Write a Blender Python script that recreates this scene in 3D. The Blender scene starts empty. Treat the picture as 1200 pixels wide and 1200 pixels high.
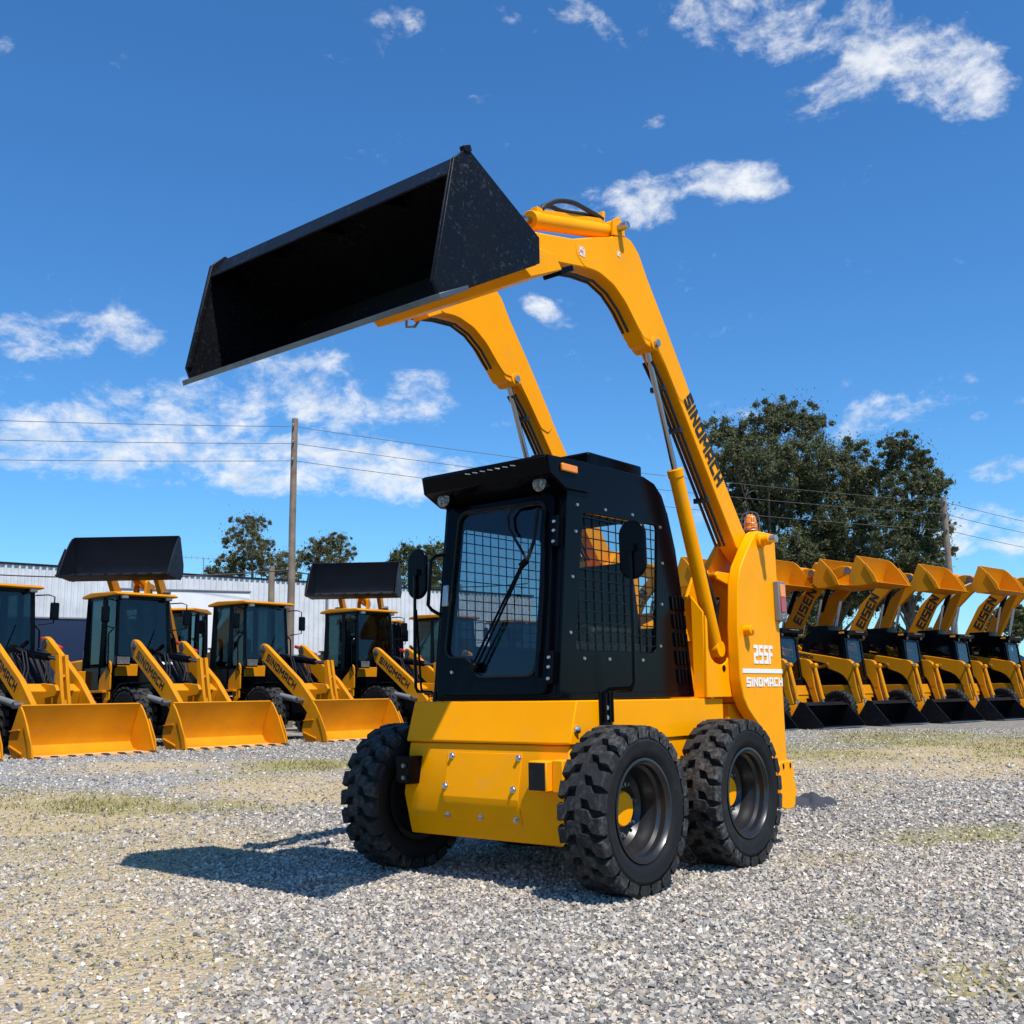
import bpy, bmesh, math, random
import numpy as np
from mathutils import Vector, Matrix, geometry
random.seed(7); np.random.seed(7)
R = math.radians
S = bpy.context.scene
COL = S.collection

# ------------------------------------------------------------------ helpers
class MB:
    """collects vertices and faces and links them as ONE mesh object"""
    def __init__(s): s.v = []; s.f = []
    def add(s, vs, fs):
        n = len(s.v); s.v += [tuple(float(c) for c in v) for v in vs]; s.f += [tuple(i + n for i in f) for f in fs]; return s
    def box(s, c, d, rot=None):
        hx, hy, hz = d[0]/2, d[1]/2, d[2]/2
        vs = [Vector((x, y, z)) for x in (-hx, hx) for y in (-hy, hy) for z in (-hz, hz)]
        if rot is not None: vs = [rot @ v for v in vs]
        vs = [v + Vector(c) for v in vs]
        return s.add(vs, [(0,1,3,2),(4,6,7,5),(0,4,5,1),(2,3,7,6),(0,2,6,4),(1,5,7,3)])
    def sheet(s, poly, holes, fn, a, b):
        """extrude a 2D polygon (with holes) between depths a and b; fn(u,v,w) -> 3D"""
        loops = [list(poly)] + [list(h) for h in holes]
        n0 = len(s.v); flat = [p for l in loops for p in l]; N = len(flat)
        s.v += [tuple(fn(p[0], p[1], a)) for p in flat] + [tuple(fn(p[0], p[1], b)) for p in flat]
        if holes:
            tris = geometry.tessellate_polygon([[Vector((p[0], p[1], 0)) for p in l] for l in loops])
            for t in tris:
                s.f.append((n0+t[0], n0+t[1], n0+t[2])); s.f.append((n0+N+t[2], n0+N+t[1], n0+N+t[0]))
        else:
            s.f.append(tuple(range(n0, n0+N))); s.f.append(tuple(range(n0+2*N-1, n0+N-1, -1)))
        k = 0
        for l in loops:
            m = len(l)
            for i in range(m):
                j = (i+1) % m
                s.f.append((n0+k+i, n0+N+k+i, n0+N+k+j, n0+k+j))
            k += m
        return s
    def prism(s, poly, ax, a, b, holes=()):
        fn = {'x': lambda u, v, w: (w, u, v), 'y': lambda u, v, w: (u, w, v), 'z': lambda u, v, w: (u, v, w)}[ax]
        return s.sheet(poly, holes, fn, a, b)
    def frame(s, poly, o, U, V, a, b, holes=()):
        U = Vector(U).normalized(); V = Vector(V).normalized(); N = U.cross(V); o = Vector(o)
        return s.sheet(poly, holes, lambda u, v, w: o + U*u + V*v + N*w, a, b)
    def tube(s, pts, r, n=10, caps=True):
        pts = [Vector(p) for p in pts]; rs = r if isinstance(r, (list, tuple)) else [r]*len(pts)
        n0 = len(s.v); prev = None
        for i, p in enumerate(pts):
            t = (pts[min(i+1, len(pts)-1)] - pts[max(i-1, 0)]).normalized()
            if prev is None:
                a = Vector((0, 0, 1)) if abs(t.z) < .9 else Vector((1, 0, 0))
                prev = t.cross(a).normalized()
            x = (prev - t*prev.dot(t)).normalized(); y = t.cross(x); prev = x
            for k in range(n):
                an = 2*math.pi*k/n
                s.v.append(tuple(p + (x*math.cos(an) + y*math.sin(an))*rs[i]))
        for i in range(len(pts)-1):
            for k in range(n):
                a = n0+i*n+k; b = n0+i*n+(k+1) % n
                s.f.append((a, b, b+n, a+n))
        if caps:
            s.f.append(tuple(n0+k for k in range(n-1, -1, -1))); m = n0+(len(pts)-1)*n
            s.f.append(tuple(m+k for k in range(n)))
        return s
    def lathe(s, prof, c, ax='y', n=40, close=False):
        """profile of (radius, height along ax)"""
        n0 = len(s.v); c = Vector(c); P = len(prof)
        for (r, h) in prof:
            for k in range(n):
                a = 2*math.pi*k/n; x, y = r*math.cos(a), r*math.sin(a)
                q = {'y': (x, h, y), 'z': (x, y, h), 'x': (h, x, y)}[ax]
                s.v.append(tuple(c + Vector(q)))
        for i in range(P-1):
            for k in range(n):
                a = n0+i*n+k; b = n0+i*n+(k+1) % n
                s.f.append((a, b, b+n, a+n))
        if not close:
            s.f.append(tuple(n0+k for k in range(n))); m = n0+(P-1)*n
            s.f.append(tuple(m+k for k in range(n-1, -1, -1)))
        return s
    def map(s, fn):
        s.v = [tuple(fn(Vector(v))) for v in s.v]; return s
    def mesh(s, name, mat, sharp=35):
        me = bpy.data.meshes.new(name); me.from_pydata(s.v, [], s.f); me.update()
        bm = bmesh.new(); bm.from_mesh(me); bmesh.ops.recalc_face_normals(bm, faces=bm.faces); bm.to_mesh(me); bm.free()
        if mat: me.materials.append(mat)
        if sharp:
            me.shade_smooth(); me.set_sharp_from_angle(angle=R(sharp))
        return me
    def build(s, name, mat, parent=None, bevel=0, sharp=35, seg=2):
        o = bpy.data.objects.new(name, s.mesh(name, mat, sharp)); COL.objects.link(o)
        if parent is not None: o.parent = parent
        if bevel:
            m = o.modifiers.new('Bevel', 'BEVEL'); m.width = bevel; m.segments = seg; m.limit_method = 'ANGLE'; m.angle_limit = R(40); m.harden_normals = False
        return o

def tag(o, label=None, cat=None, group=None, kind=None):
    if label: o['label'] = label
    if cat: o['category'] = cat
    if group: o['group'] = group
    if kind: o['kind'] = kind
    return o
def empty(name, loc=(0, 0, 0), rz=0):
    o = bpy.data.objects.new(name, None); COL.objects.link(o); o.location = loc; o.rotation_euler = (0, 0, rz); o.empty_display_size = .3
    return o
def copy_tree(o, parent=None):
    c = o.copy(); COL.objects.link(c)
    if parent is not None: c.parent = parent
    for ch in o.children: copy_tree(ch, c)
    return c
def rnd(poly, r, n=4):
    """round the corners of a 2D polygon"""
    out = []; N = len(poly)
    for i in range(N):
        p = Vector(poly[i]); a = Vector(poly[i-1]); b = Vector(poly[(i+1) % N])
        rr = min(r, (a-p).length*.45, (b-p).length*.45)
        p0 = p + (a-p).normalized()*rr; p1 = p + (b-p).normalized()*rr
        for k in range(n+1):
            t = k/n; q = p0*(1-t)**2 + p*2*t*(1-t) + p1*t*t
            out.append((q.x, q.y))
    return out
def smooth_path(pts, k=6):
    P = [Vector(p) for p in pts]; out = []
    for i in range(len(P)-1):
        a, b, c, d = P[max(i-1, 0)], P[i], P[i+1], P[min(i+2, len(P)-1)]
        for j in range(k):
            t = j/k; out.append(.5*((2*b)+(c-a)*t+(2*a-5*b+4*c-d)*t*t+(3*b-a-3*c+d)*t**3))
    return out+[P[-1]]
def circ(cx, cy, rx, ry=None, n=24):
    ry = ry or rx
    return [(cx+rx*math.cos(2*math.pi*k/n), cy+ry*math.sin(2*math.pi*k/n)) for k in range(n)]
def rot2(p, c, a):
    ca, sa = math.cos(a), math.sin(a); x, z = p[0]-c[0], p[1]-c[1]
    return (c[0]+x*ca-z*sa, c[1]+x*sa+z*ca)

# ------------------------------------------------------------------ lettering (block strokes)
T = .27
GL = {
 'S': (1, [(0,0),(1,0),(1,.74),(T,.74),(T,1.2-T),(1,1.2-T),(1,1.2),(0,1.2),(0,.47),(1-T,.47),(1-T,T),(0,T)], []),
 'I': (T, [(0,0),(T,0),(T,1.2),(0,1.2)], []),
 'N': (1.05, [(0,0),(T,0),(T,.74),(1.05-T,0),(1.05,0),(1.05,1.2),(1.05-T,1.2),(1.05-T,.46),(T,1.2),(0,1.2)], []),
 'O': (1, [(.12,0),(.88,0),(1,.12),(1,1.08),(.88,1.2),(.12,1.2),(0,1.08),(0,.12)], [[(T,T),(1-T,T),(1-T,1.2-T),(T,1.2-T)]]),
 'M': (1.3, [(0,0),(T,0),(T,.72),(.65,.3),(1.3-T,.72),(1.3-T,0),(1.3,0),(1.3,1.2),(1.3-T,1.2),(.65,.74),(T,1.2),(0,1.2)], []),
 'A': (1, [(0,0),(T,0),(T,.3),(1-T,.3),(1-T,0),(1,0),(1,1.08),(.88,1.2),(0,1.2)], [[(T,.3+T),(1-T,.3+T),(1-T,1.2-T),(T,1.2-T)]]),
 'C': (1, [(0,0),(1,0),(1,T),(T,T),(T,1.2-T),(1,1.2-T),(1,1.2),(0,1.2)], []),
 'H': (1, [(0,0),(T,0),(T,.47),(1-T,.47),(1-T,0),(1,0),(1,1.2),(1-T,1.2),(1-T,.74),(T,.74),(T,1.2),(0,1.2)], []),
 'E': (.95, [(0,0),(.95,0),(.95,T),(T,T),(T,.47),(.85,.47),(.85,.74),(T,.74),(T,1.2-T),(.95,1.2-T),(.95,1.2),(0,1.2)], []),
 '2': (.8, [(0,0),(.8,0),(.8,T*.8),(T,T*.8),(T,.47),(.8,.47),(.8,1.2),(0,1.2),(0,1.2-T*.8),(.8-T,1.2-T*.8),(.8-T,.69),(0,.69)], []),
 '5': (.8, [(0,0),(.8,0),(.8,.74),(T,.74),(T,1.2-T*.8),(.8,1.2-T*.8),(.8,1.2),(0,1.2),(0,.53),(.8-T,.53),(.8-T,T*.8),(0,T*.8)], []),
 'F': (.75, [(0,0),(T,0),(T,.5),(.68,.5),(.68,.72),(T,.72),(T,1.2-T*.8),(.75,1.2-T*.8),(.75,1.2),(0,1.2)], []),
}
def lettering(name, text, mat, parent, o, U, V, length, height, gap=.2, t=.003):
    W = sum(GL[c][0] for c in text) + gap*(len(text)-1)
    m = MB(); x = 0
    for c in text:
        w, poly, holes = GL[c]
        f = lambda L: [((x+p[0])*length/W, p[1]*height/1.2) for p in L]
        m.frame(f(poly), o, U, V, 0, t, holes=[f(h) for h in holes]); x += w+gap
    return m.build(name, mat, parent, sharp=0)

# ------------------------------------------------------------------ materials
def nt(name):
    m = bpy.data.materials.new(name); m.use_nodes = True; t = m.node_tree
    return m, t, t.nodes['Principled BSDF']
def N(t, ty, **kw):
    n = t.nodes.new(ty)
    for k, v in kw.items():
        if k in n.inputs.keys() if isinstance(k, str) else False: n.inputs[k].default_value = v
        else: setattr(n, k, v)
    return n
def noise(t, scale, detail=4, rough=.55, coord='Object'):
    tc = t.nodes.new('ShaderNodeTexCoord'); n = t.nodes.new('ShaderNodeTexNoise')
    n.inputs['Scale'].default_value = scale; n.inputs['Detail'].default_value = detail; n.inputs['Roughness'].default_value = rough
    t.links.new(tc.outputs[coord], n.inputs['Vector']); return n
def ramp(t, src, stops):
    r = t.nodes.new('ShaderNodeValToRGB'); e = r.color_ramp.elements
    while len(e) < len(stops): e.new(.5)
    for i, (p, c) in enumerate(stops):
        e[i].position = p; e[i].color = (*c, 1) if len(c) == 3 else c
    t.links.new(src, r.inputs['Fac']); return r
def mixc(t, fac, a, b, mode='MIX'):
    m = t.nodes.new('ShaderNodeMix'); m.data_type = 'RGBA'; m.blend_type = mode
    for s_, v in (('Factor', fac), ('A', a), ('B', b)):
        i = [q for q in m.inputs if q.name == s_ and (q.type == ('VALUE' if s_ == 'Factor' else 'RGBA'))][0]
        if hasattr(v, 'links'): t.links.new(v, i)
        else: i.default_value = v if s_ == 'Factor' else (*v, 1)
    return [q for q in m.outputs if q.type == 'RGBA'][0]
def paint(name, col, rough=.35, metallic=0, var=.12, dirt=None, dscale=9, dlo=.62, dhi=.75, coat=0, bump=0, bscale=200, spec=.5):
    m, t, b = nt(name)
    n1 = noise(t, 1.7, 5); r1 = ramp(t, n1.outputs['Fac'], [(.3, tuple(c*(1-var) for c in col)), (.7, tuple(min(1, c*(1+var*.5)) for c in col))])
    out = r1.outputs['Color']
    if dirt:
        n2 = noise(t, dscale, 8, .7); r2 = ramp(t, n2.outputs['Fac'], [(dlo, (0, 0, 0)), (dhi, (1, 1, 1))])
        n5 = noise(t, 2.3, 4, .6); r5 = ramp(t, n5.outputs['Fac'], [(.38, (.12, .12, .12)), (.62, (1, 1, 1))])      # wear comes in patches
        out = mixc(t, mixc(t, 1.0, r2.outputs['Color'], r5.outputs['Color'], 'MULTIPLY'), out, dirt)
    t.links.new(out, b.inputs['Base Color'])
    n3 = noise(t, 6, 6, .65); r3 = ramp(t, n3.outputs['Fac'], [(.25, (rough*.8,)*3), (.75, (min(1, rough*1.3),)*3)])
    t.links.new(r3.outputs['Color'], b.inputs['Roughness'])
    b.inputs['Metallic'].default_value = metallic; b.inputs['Coat Weight'].default_value = coat; b.inputs['Coat Roughness'].default_value = .12
    b.inputs['Specular IOR Level'].default_value = spec
    if bump:
        n4 = noise(t, bscale, 3); bp = t.nodes.new('ShaderNodeBump'); bp.inputs['Strength'].default_value = bump; bp.inputs['Distance'].default_value = .003
        t.links.new(n4.outputs['Fac'], bp.inputs['Height']); t.links.new(bp.outputs['Normal'], b.inputs['Normal'])
    return m
def glass(name, tint, gl=.08):
    m = bpy.data.materials.new(name); m.use_nodes = True; t = m.node_tree; t.nodes.clear()
    o = t.nodes.new('ShaderNodeOutputMaterial'); tr = t.nodes.new('ShaderNodeBsdfTransparent'); g = t.nodes.new('ShaderNodeBsdfGlossy')
    tr.inputs['Color'].default_value = (*tint, 1); g.inputs['Roughness'].default_value = .02; g.inputs['Color'].default_value = (.9, .95, 1, 1)
    lw = t.nodes.new('ShaderNodeLayerWeight'); lw.inputs['Blend'].default_value = .5
    pw = t.nodes.new('ShaderNodeMath'); pw.operation = 'POWER'; pw.inputs[1].default_value = 4; t.links.new(lw.outputs['Facing'], pw.inputs[0])
    fr = t.nodes.new('ShaderNodeMath'); fr.operation = 'MULTIPLY_ADD'; fr.inputs[1].default_value = .6*gl/.08 if gl < .2 else .12; fr.inputs[2].default_value = .035 if gl < .2 else .012; t.links.new(pw.outputs[0], fr.inputs[0]); ms = t.nodes.new('ShaderNodeMixShader')
    t.links.new(fr.outputs[0], ms.inputs[0]); t.links.new(tr.outputs[0], ms.inputs[1]); t.links.new(g.outputs[0], ms.inputs[2]); t.links.new(ms.outputs[0], o.inputs[0])
    return m
Y = (.92, .345, .0)
M = dict(
 yellow=paint('yellow_paint', Y, .38, var=.09, dirt=(.60, .30, .07), dscale=5, dlo=.56, dhi=.85, spec=.09),
 yellow2=paint('shade_toned_yellow_paint', (.60, .225, .003), .5, var=.16, dirt=(.34, .19, .06), dscale=4, dlo=.55, dhi=.8, spec=.14),  # darker copy of yellow: background machines' shade put into base colour, plus dirt spots
 black=paint('black_paint', (.0016, .0022, .004), .2, var=.2, dirt=(.008, .008, .009), dscale=5, dlo=.66, dhi=.9, spec=.10),
 bucketblack=paint('scuffed_black_steel', (.004, .0046, .0065), .45, var=.3, dirt=(.07, .07, .075), dscale=44, dlo=.56, dhi=.70, bump=.4, bscale=120, spec=.18),
 bucketblue=paint('dark_slate_paint', (.007, .010, .017), .5, spec=.2, var=.25, dirt=(.06, .06, .065), dscale=14, dlo=.66, dhi=.85),
 steel=paint('worn_steel', (.22, .22, .22), .38, metallic=.8, var=.35, dirt=(.1, .075, .055), dscale=12, dlo=.5, dhi=.7),
 chrome=paint('chromed_rod', (.42, .42, .43), .2, metallic=1, var=.1),
 covergrey=paint('dark_grey_cover', (.045, .047, .052), .5, var=.25, spec=.25, dirt=(.12, .115, .11), dscale=9, dlo=.55, dhi=.8),
 bolt=paint('zinc_bolt', (.5, .5, .5), .3, metallic=.9, var=.15),
 rubber=paint('tyre_rubber', (.009, .009, .0095), .6, var=.3, dirt=(.035, .033, .03), dscale=7, dlo=.5, dhi=.85, bump=.35, bscale=160, spec=.25),
 rubbertop=paint('dusty_tread_rubber', (.014, .014, .0145), .7, var=.3, dirt=(.13, .125, .118), dscale=34, dlo=.46, dhi=.72, bump=.5, bscale=120, spec=.35),
 rim=paint('dark_rim_enamel', (.013, .013, .014), .33, var=.2, coat=.15, dirt=(.08, .075, .07), dscale=10, dlo=.62, dhi=.85),
 hose=paint('black_hose', (.01, .01, .01), .5, bump=.6, bscale=90),
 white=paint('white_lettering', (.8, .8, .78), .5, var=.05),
 darktext=paint('black_lettering', (.012, .011, .010), .5, var=.05),
 grey=paint('grey_plastic', (.16, .17, .18), .45, var=.1),
 silver=paint('silver_latch', (.45, .45, .45), .35, metallic=.8),
 amber=paint('amber_lens', (.85, .25, .008), .15, var=.15, coat=.5),
 red=paint('red_lens', (.42, .012, .01), .2, var=.1, coat=.5),
 redpaint=paint('red_paint', (.5, .02, .02), .4),
 lamp=paint('lamp_glass', (.10, .10, .095), .25, var=.4, dirt=(.4, .4, .38), dscale=60, dlo=.5, dhi=.6),
 seat=paint('black_vinyl', (.012, .012, .013), .6),
 mesh=paint('black_mesh_wire', (.003, .003, .004), .4, spec=.2),
 skyglass=glass('cab_glass', (.34, .44, .46)),
 darkglass=glass('tinted_glass', (.74, .78, .79), .25), doorglass=glass('door_glass', (.66, .70, .72)),
 wood=paint('weathered_wood', (.22, .165, .115), .85, var=.35, dirt=(.09, .07, .05), dscale=6, dlo=.5, dhi=.7, bump=.6, bscale=40),
 cable=paint('wire_grey', (.08, .085, .09), .6),
 cableblack=paint('cable_black', (.02, .02, .02), .6),
 label=paint('warning_sticker', (.75, .72, .66), .5, dirt=(.5, .08, .04), dscale=70, dlo=.5, dhi=.56),
 toothblack=paint('worn_black_tooth', (.02, .02, .022), .55, dirt=(.1, .09, .08), dscale=20, dlo=.55, dhi=.7),
 bucketfloor=paint('worn_yellow_floor', (.62, .36, .13), .6, var=.2, dirt=(.5, .42, .32), dscale=5, dlo=.4, dhi=.7),
 cloth=paint('dark_grey_cloth', (.04, .042, .05), .9, var=.3, bump=.4, bscale=60),
)

# ------------------------------------------------------------------ wheels
def lug_tyre(Rr, w, rin, depth, nl, side, lugw=.31, kink=.38, cover=.6):
    """carcass and tread lugs of an off-road tyre, axle along y, outer side at +y*side"""
    c = MB(); rb = Rr-depth; h = w/2
    prof = [(rin, -h*.72), (rin+.02, -h*.86), (rin+(rb-rin)*.42, -h*.99), (rin+(rb-rin)*.75, -h*.97), (rb-.012, -h*.86), (rb, -h*.7), (rb+.003, 0),
            (rb, h*.7), (rb-.012, h*.86), (rin+(rb-rin)*.75, h*.97), (rin+(rb-rin)*.70, h*.985), (rin+(rb-rin)*.68, h*1.0), (rin+(rb-rin)*.64, h*1.0), (rin+(rb-rin)*.60, h*.985), (rin+(rb-rin)*.42, h*.99), (rin+.035, h*.93), (rin+.028, h*.88), (rin+.02, h*.86), (rin, h*.72)]
    if side < 0: prof = [(r, -y) for r, y in prof]
    c.lathe(prof, (0, 0, 0), 'y', 64, close=True)
    l = MB(); pitch = 2*math.pi/nl
    for sd in (1, -1):
        for k in range(nl):
            a0 = (k + (0 if sd == 1 else .5))*pitch
            st = [(1.0, rb-.03, 0, 1.0), (1.0, Rr-.012, 0, 1.0), (.94, Rr, 0, .95), (.62, Rr+.001, .03, .9), (.46, Rr+.002, kink*.8, .85), (-(cover-.5)*1.2, Rr+.002, kink, .75)]
            rows = []
            for (yf, rt, off, wf) in st:
                y = sd*h*yf; hw = lugw*pitch*wf; ac = a0+off*pitch
                rows.append([(rt, ac-hw, y), (rt, ac+hw, y), (min(rt, rb-.004) if rt < rb else rb-.004, ac+hw*1.25, y), (min(rt, rb-.004) if rt < rb else rb-.004, ac-hw*1.25, y)])
            vs = [(r*math.cos(a), y, r*math.sin(a)) for row in rows for (r, a, y) in row]; fs = []
            for i in range(len(rows)-1):
                for q in range(4):
                    p = i*4+q; p2 = i*4+(q+1) % 4; fs.append((p, p2, p2+4, p+4))
            fs.append((3, 2, 1, 0)); e = (len(rows)-1)*4; fs.append((e, e+1, e+2, e+3)); l.add(vs, fs)
    return c, l
def rim_mesh(rr, out, disc, side, hub, nuts=0, nr=.12):
    m = MB()
    P = [(rr+.012, out), (rr+.014, out+.006), (rr+.002, out+.008), (rr-.006, out-.004), (rr-.016, out-.012), (rr-.018, out-.04), (rr-.032, out-.055), (rr-.036, out-.085), (rr-.045, out-.1), (rr-.05, disc+.03), (rr-.07, disc+.004), (rr-.10, disc), (.02, disc-.002)]
    Q = [(rr+.012, out)] + [(rr+.012, out-.02), (rr-.008, out-.05), (rr-.02, -out), (rr+.01, -out-.005), (rr-.02, -out-.005), (rr-.05, -out+.03), (rr-.06, disc-.02), (.02, disc-.02)]
    for prof in (P, Q):
        m.lathe([(r, y*side) for r, y in prof], (0, 0, 0), 'y', 48, close=True)
    if nuts:
        for k in range(nuts):
            a = 2*math.pi*(k+.3)/nuts
            m.lathe([(.014, (disc-.001)*side), (.014, (disc+.018)*side), (.009, (disc+.02)*side), (.009, (disc+.032)*side)], (nr*math.cos(a), 0, nr*math.sin(a)), 'y', 6)
    return m
def make_wheel(parent, loc, side, P, nuts=True):
    """P: dict of tyre sizes; meshes are cached and shared"""
    key = ('wheel', id(P), side)
    if key not in CACHE:
        c, l = lug_tyre(P['R'], P['w'], P['rin'], P['depth'], P['nl'], side, P.get('lugw', .31), P.get('kink', .38), P.get('cover', .6))
        tm = c.mesh('tyre', M['rubber'], 30); lm = l.mesh('tread', M['rubbertop'], 30)
        bm = bmesh.new(); bm.from_mesh(tm); bm.faces.ensure_lookup_table(); n = len(bm.faces)
        bm.from_mesh(lm); bm.faces.ensure_lookup_table()
        for f in bm.faces[n:]: f.material_index = 1
        bm.to_mesh(tm); bm.free(); tm.materials.append(M['rubbertop']); tm.set_sharp_from_angle(angle=R(30))
        rm = rim_mesh(P['rin'], P['out'], P['disc'], side, P['hub'], 0 if nuts else 8, P.get('nr', .12)).mesh('rim', M[P.get('rimmat', 'rim')], 30)
        h = MB().lathe([(P['hub'], (P['disc']-.005)*side), (P['hub'], (P['disc']+P['hubh'])*side), (P['hub']*.93, (P['disc']+P['hubh']+.008)*side), (.004, (P['disc']+P['hubh']+.010)*side)], (0, 0, 0), 'y', 32)
        hm = h.mesh('hub_cap', M[P.get('hubmat', 'yellow')], 40)
        nm = MB().lathe([(.018, 0), (.018, .004*side), (.013, .005*side), (.013, .02*side), (.009, .022*side), (.009, .036*side)], (0, 0, 0), 'y', 6).mesh('wheel_nut', M['bolt'], 30)
        CACHE[key] = (tm, rm, hm, nm)
    tm, rm, hm, nm = CACHE[key]
    def lk(name, me, par):
        o = bpy.data.objects.new(name, me); COL.objects.link(o); o.parent = par; return o
    w = lk('wheel', rm, parent); w.location = loc; w.rotation_euler = (0, random.uniform(0, 6.2), 0)
    lk('tyre', tm, w); lk('hub_cap', hm, w)
    if nuts:
        for k in range(8):
            a = 2*math.pi*(k+.3)/8; n = lk('wheel_nut', nm, w); n.location = (P['nr']*math.cos(a), (P['disc']-.001)*side, P['nr']*math.sin(a))
    return w
CACHE = {}
SKID_W = dict(R=.41, w=.254, rin=.238, depth=.028, nl=23, out=.108, disc=-.062, hub=.086, hubh=.045, nr=.135, lugw=.34, kink=.45)
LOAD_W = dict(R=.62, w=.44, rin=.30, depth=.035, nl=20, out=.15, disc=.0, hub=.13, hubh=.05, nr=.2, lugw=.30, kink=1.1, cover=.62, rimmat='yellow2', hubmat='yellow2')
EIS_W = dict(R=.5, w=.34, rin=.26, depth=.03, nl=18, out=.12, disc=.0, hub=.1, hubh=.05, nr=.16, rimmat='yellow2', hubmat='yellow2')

# ------------------------------------------------------------------ skid steer loader
def mesh_panel(u0, u1, v0, v1, du, dv, r=.0022):
    """a woven guard as thin crossing bars in 2D; returns list of (p, q)"""
    bars = []
    u = u0
    while u <= u1+1e-6: bars.append(((u, v0), (u, v1), 0)); u += du
    v = v0
    while v <= v1+1e-6: bars.append(((u0, v), (u1, v), 1)); v += dv
    return bars
PIV = (-1.83, 1.94)
def skid(name, label, raised=True, group=None, hero=True):
    root = empty(name); tag(root, label, 'loader', group)
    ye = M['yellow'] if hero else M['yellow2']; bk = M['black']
    # ---- hull
    m = MB()
    m.prism([(.178, .722), (.226, .445), (.165, .225), (-1.95, .25), (-1.98, .9), (-1.5, .90), (-1.5, .722)], 'y', -.565, .565)
    hull = m.build('hull', ye, root, .008)
    m = MB(); m.prism([(.13, .945), (.195, .735), (.19, .725), (-1.40, .725), (-1.40, .938)], 'y', -.577, .577)
    cov = m.build('hull_cover', ye, root, .01)
    # bolted front plate
    if hero:
        m = MB()
        def fp(z, d):    # point on the hull's front face
            a, b = ((.178, .722), (.226, .445)) if z > .445 else ((.226, .445), (.165, .225))
            t = (a[1]-z)/(a[1]-b[1]); return (a[0]+(b[0]-a[0])*t+d, z)
        m.prism([fp(.675, .001), fp(.675, .004), fp(.447, .0040), (.230, .443), fp(.315, .0040), fp(.315, .001), (.2265, .443), fp(.447, .001)], 'y', -.262, .262)
        pl = m.build('front_plate', ye, hull, .002)
        for (y, z) in [(-.223, .655), (.245, .655), (-.25, .497), (.228, .497), (-.249, .345), (-.013, .345), (.229, .345)]:
            x = fp(z, .004)[0]
            b = MB().lathe([(.019, 0), (.019, .004), (.012, .005), (.012, .018), (.007, .019)], (0, 0, 0), 'x', 6).build('bolt', M['bolt'], pl); b.location = (x, y, z)
            b.rotation_euler = (0, R(-13 if z > .445 else 11), 0)
        # corner stops
        for sy, (y0, y1) in ((1, (.385, .50)), (-1, (-.565, -.455))):
            b = MB().box((.235, (y0+y1)/2, .575), (.12, y1-y0, .15)).build('corner_stop', M['black'] if sy < 0 else ye, hull, .006)
            MB().box((.2985, (y0+y1)/2, .575), (.006, (y1-y0)*.9, .135)).build('rubber_pad', M['rubber'], hull, .003) if sy > 0 else [MB().lathe([(.014, 0), (.012, .02)], (.292, (y0+y1)/2+.02, z), 'x', 10).build('bolt', M['steel'], hull) for z in (.535, .6)]
        MB().box((.20, .535, .575), (.10, .068, .16)).build('corner_bracket', ye, hull, .006)
        MB().lathe([(.022, 0), (.02, .012), (.012, .03)], (.13, .578, .80), 'x', 14).build('lifting_bolt', M['bolt'], hull)
        MB().prism([(-.06, .99), (-.06, .80), (-.15, .80), (-.15, .99)], 'y', .578, .60).build('mirror_bracket', bk, hull, .004)
        for z in (.855, .905): MB().lathe([(.014, 0), (.012, .012)], (-.095, .60, z), 'y', 8).build('bolt', M['bolt'], hull)
    else:
        MB().box((.235, .44, .575), (.10, .11, .15)).build('corner_stop', bk, hull, .006)
    # ---- engine hood and rear
    MB().prism([(-1.33, .91), (-1.33, 1.40), (-1.45, 1.5), (-2.0, 1.46), (-2.05, .9)], 'y', -.40, .40).build('engine_hood', ye, root, .015)
    MB().box((-2.04, 0, .75), (.08, 1.0, .9)).build('rear_door', ye, root, .01)
    # ---- towers
    B = [(-1.753, 1.997), (-1.80, 2.018), (-2.04, 2.018), (-2.034, .25), (-1.76, .25), (-1.72, .70), (-1.669, .766), (-1.61, .806), (-1.53, .87), (-1.478, .94), (-1.45, 1.06), (-1.448, 1.372), (-1.483, 1.654), (-1.532, 1.764), (-1.64, 1.885)]
    for s in (1, -1):
        m = MB(); m.prism(B, 'y', s*.602, s*.68)
        tw = m.build('tower', ye, root, .008)
        inner = MB().prism([(-1.753, 1.98), (-2.02, 2.0), (-2.02, .3), (-1.46, .95), (-1.46, 1.70)], 'y', s*.40, s*.45).build('inner_plate', ye, tw, .005)
        A = [(-1.62, 1.722), (-1.37, 1.722), (-1.345, 1.70), (-1.36, 1.675), (-1.44, 1.66), (-1.51, 1.645), (-1.55, 1.60), (-1.545, 1.53), (-1.51, 1.38), (-1.485, 1.28), (-1.475, 1.21), (-1.44, 1.165), (-1.39, 1.145), (-1.34, 1.142), (-1.28, 1.155), (-1.235, 1.185), (-1.21, 1.235), (-1.21, 1.41), (-1.19, 1.44), (-1.171, .945), (-1.62, .945)]
        MB().prism(A, 'y', s*.585, s*.60).build('side_plate', ye, tw, .003)
        m = MB(); m.prism([(-1.60, 1.70), (-1.37, 1.70), (-1.18, 1.42), (-1.18, 1.29), (-1.60, 1.29)], 'y', s*.405, s*.425)
        m.add([(-1.19, s*.584, .945), (-1.176, s*.584, .945), (-1.176, s*.505, .945), (-1.19, s*.505, .945), (-1.20, s*.584, 1.46), (-1.186, s*.584, 1.46), (-1.186, s*.505, 1.56), (-1.20, s*.505, 1.56)], [(0,1,2,3), (4,7,6,5), (0,4,5,1), (1,5,6,2), (2,6,7,3), (3,7,4,0)])
        m.prism([(-1.62, 1.70), (-1.62, 1.718), (-1.385, 1.718), (-1.385, 1.70)], 'y', s*.426, s*.584)
        m.box((-1.59, s*.505, 1.3), (.012, .155, .78))
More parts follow.
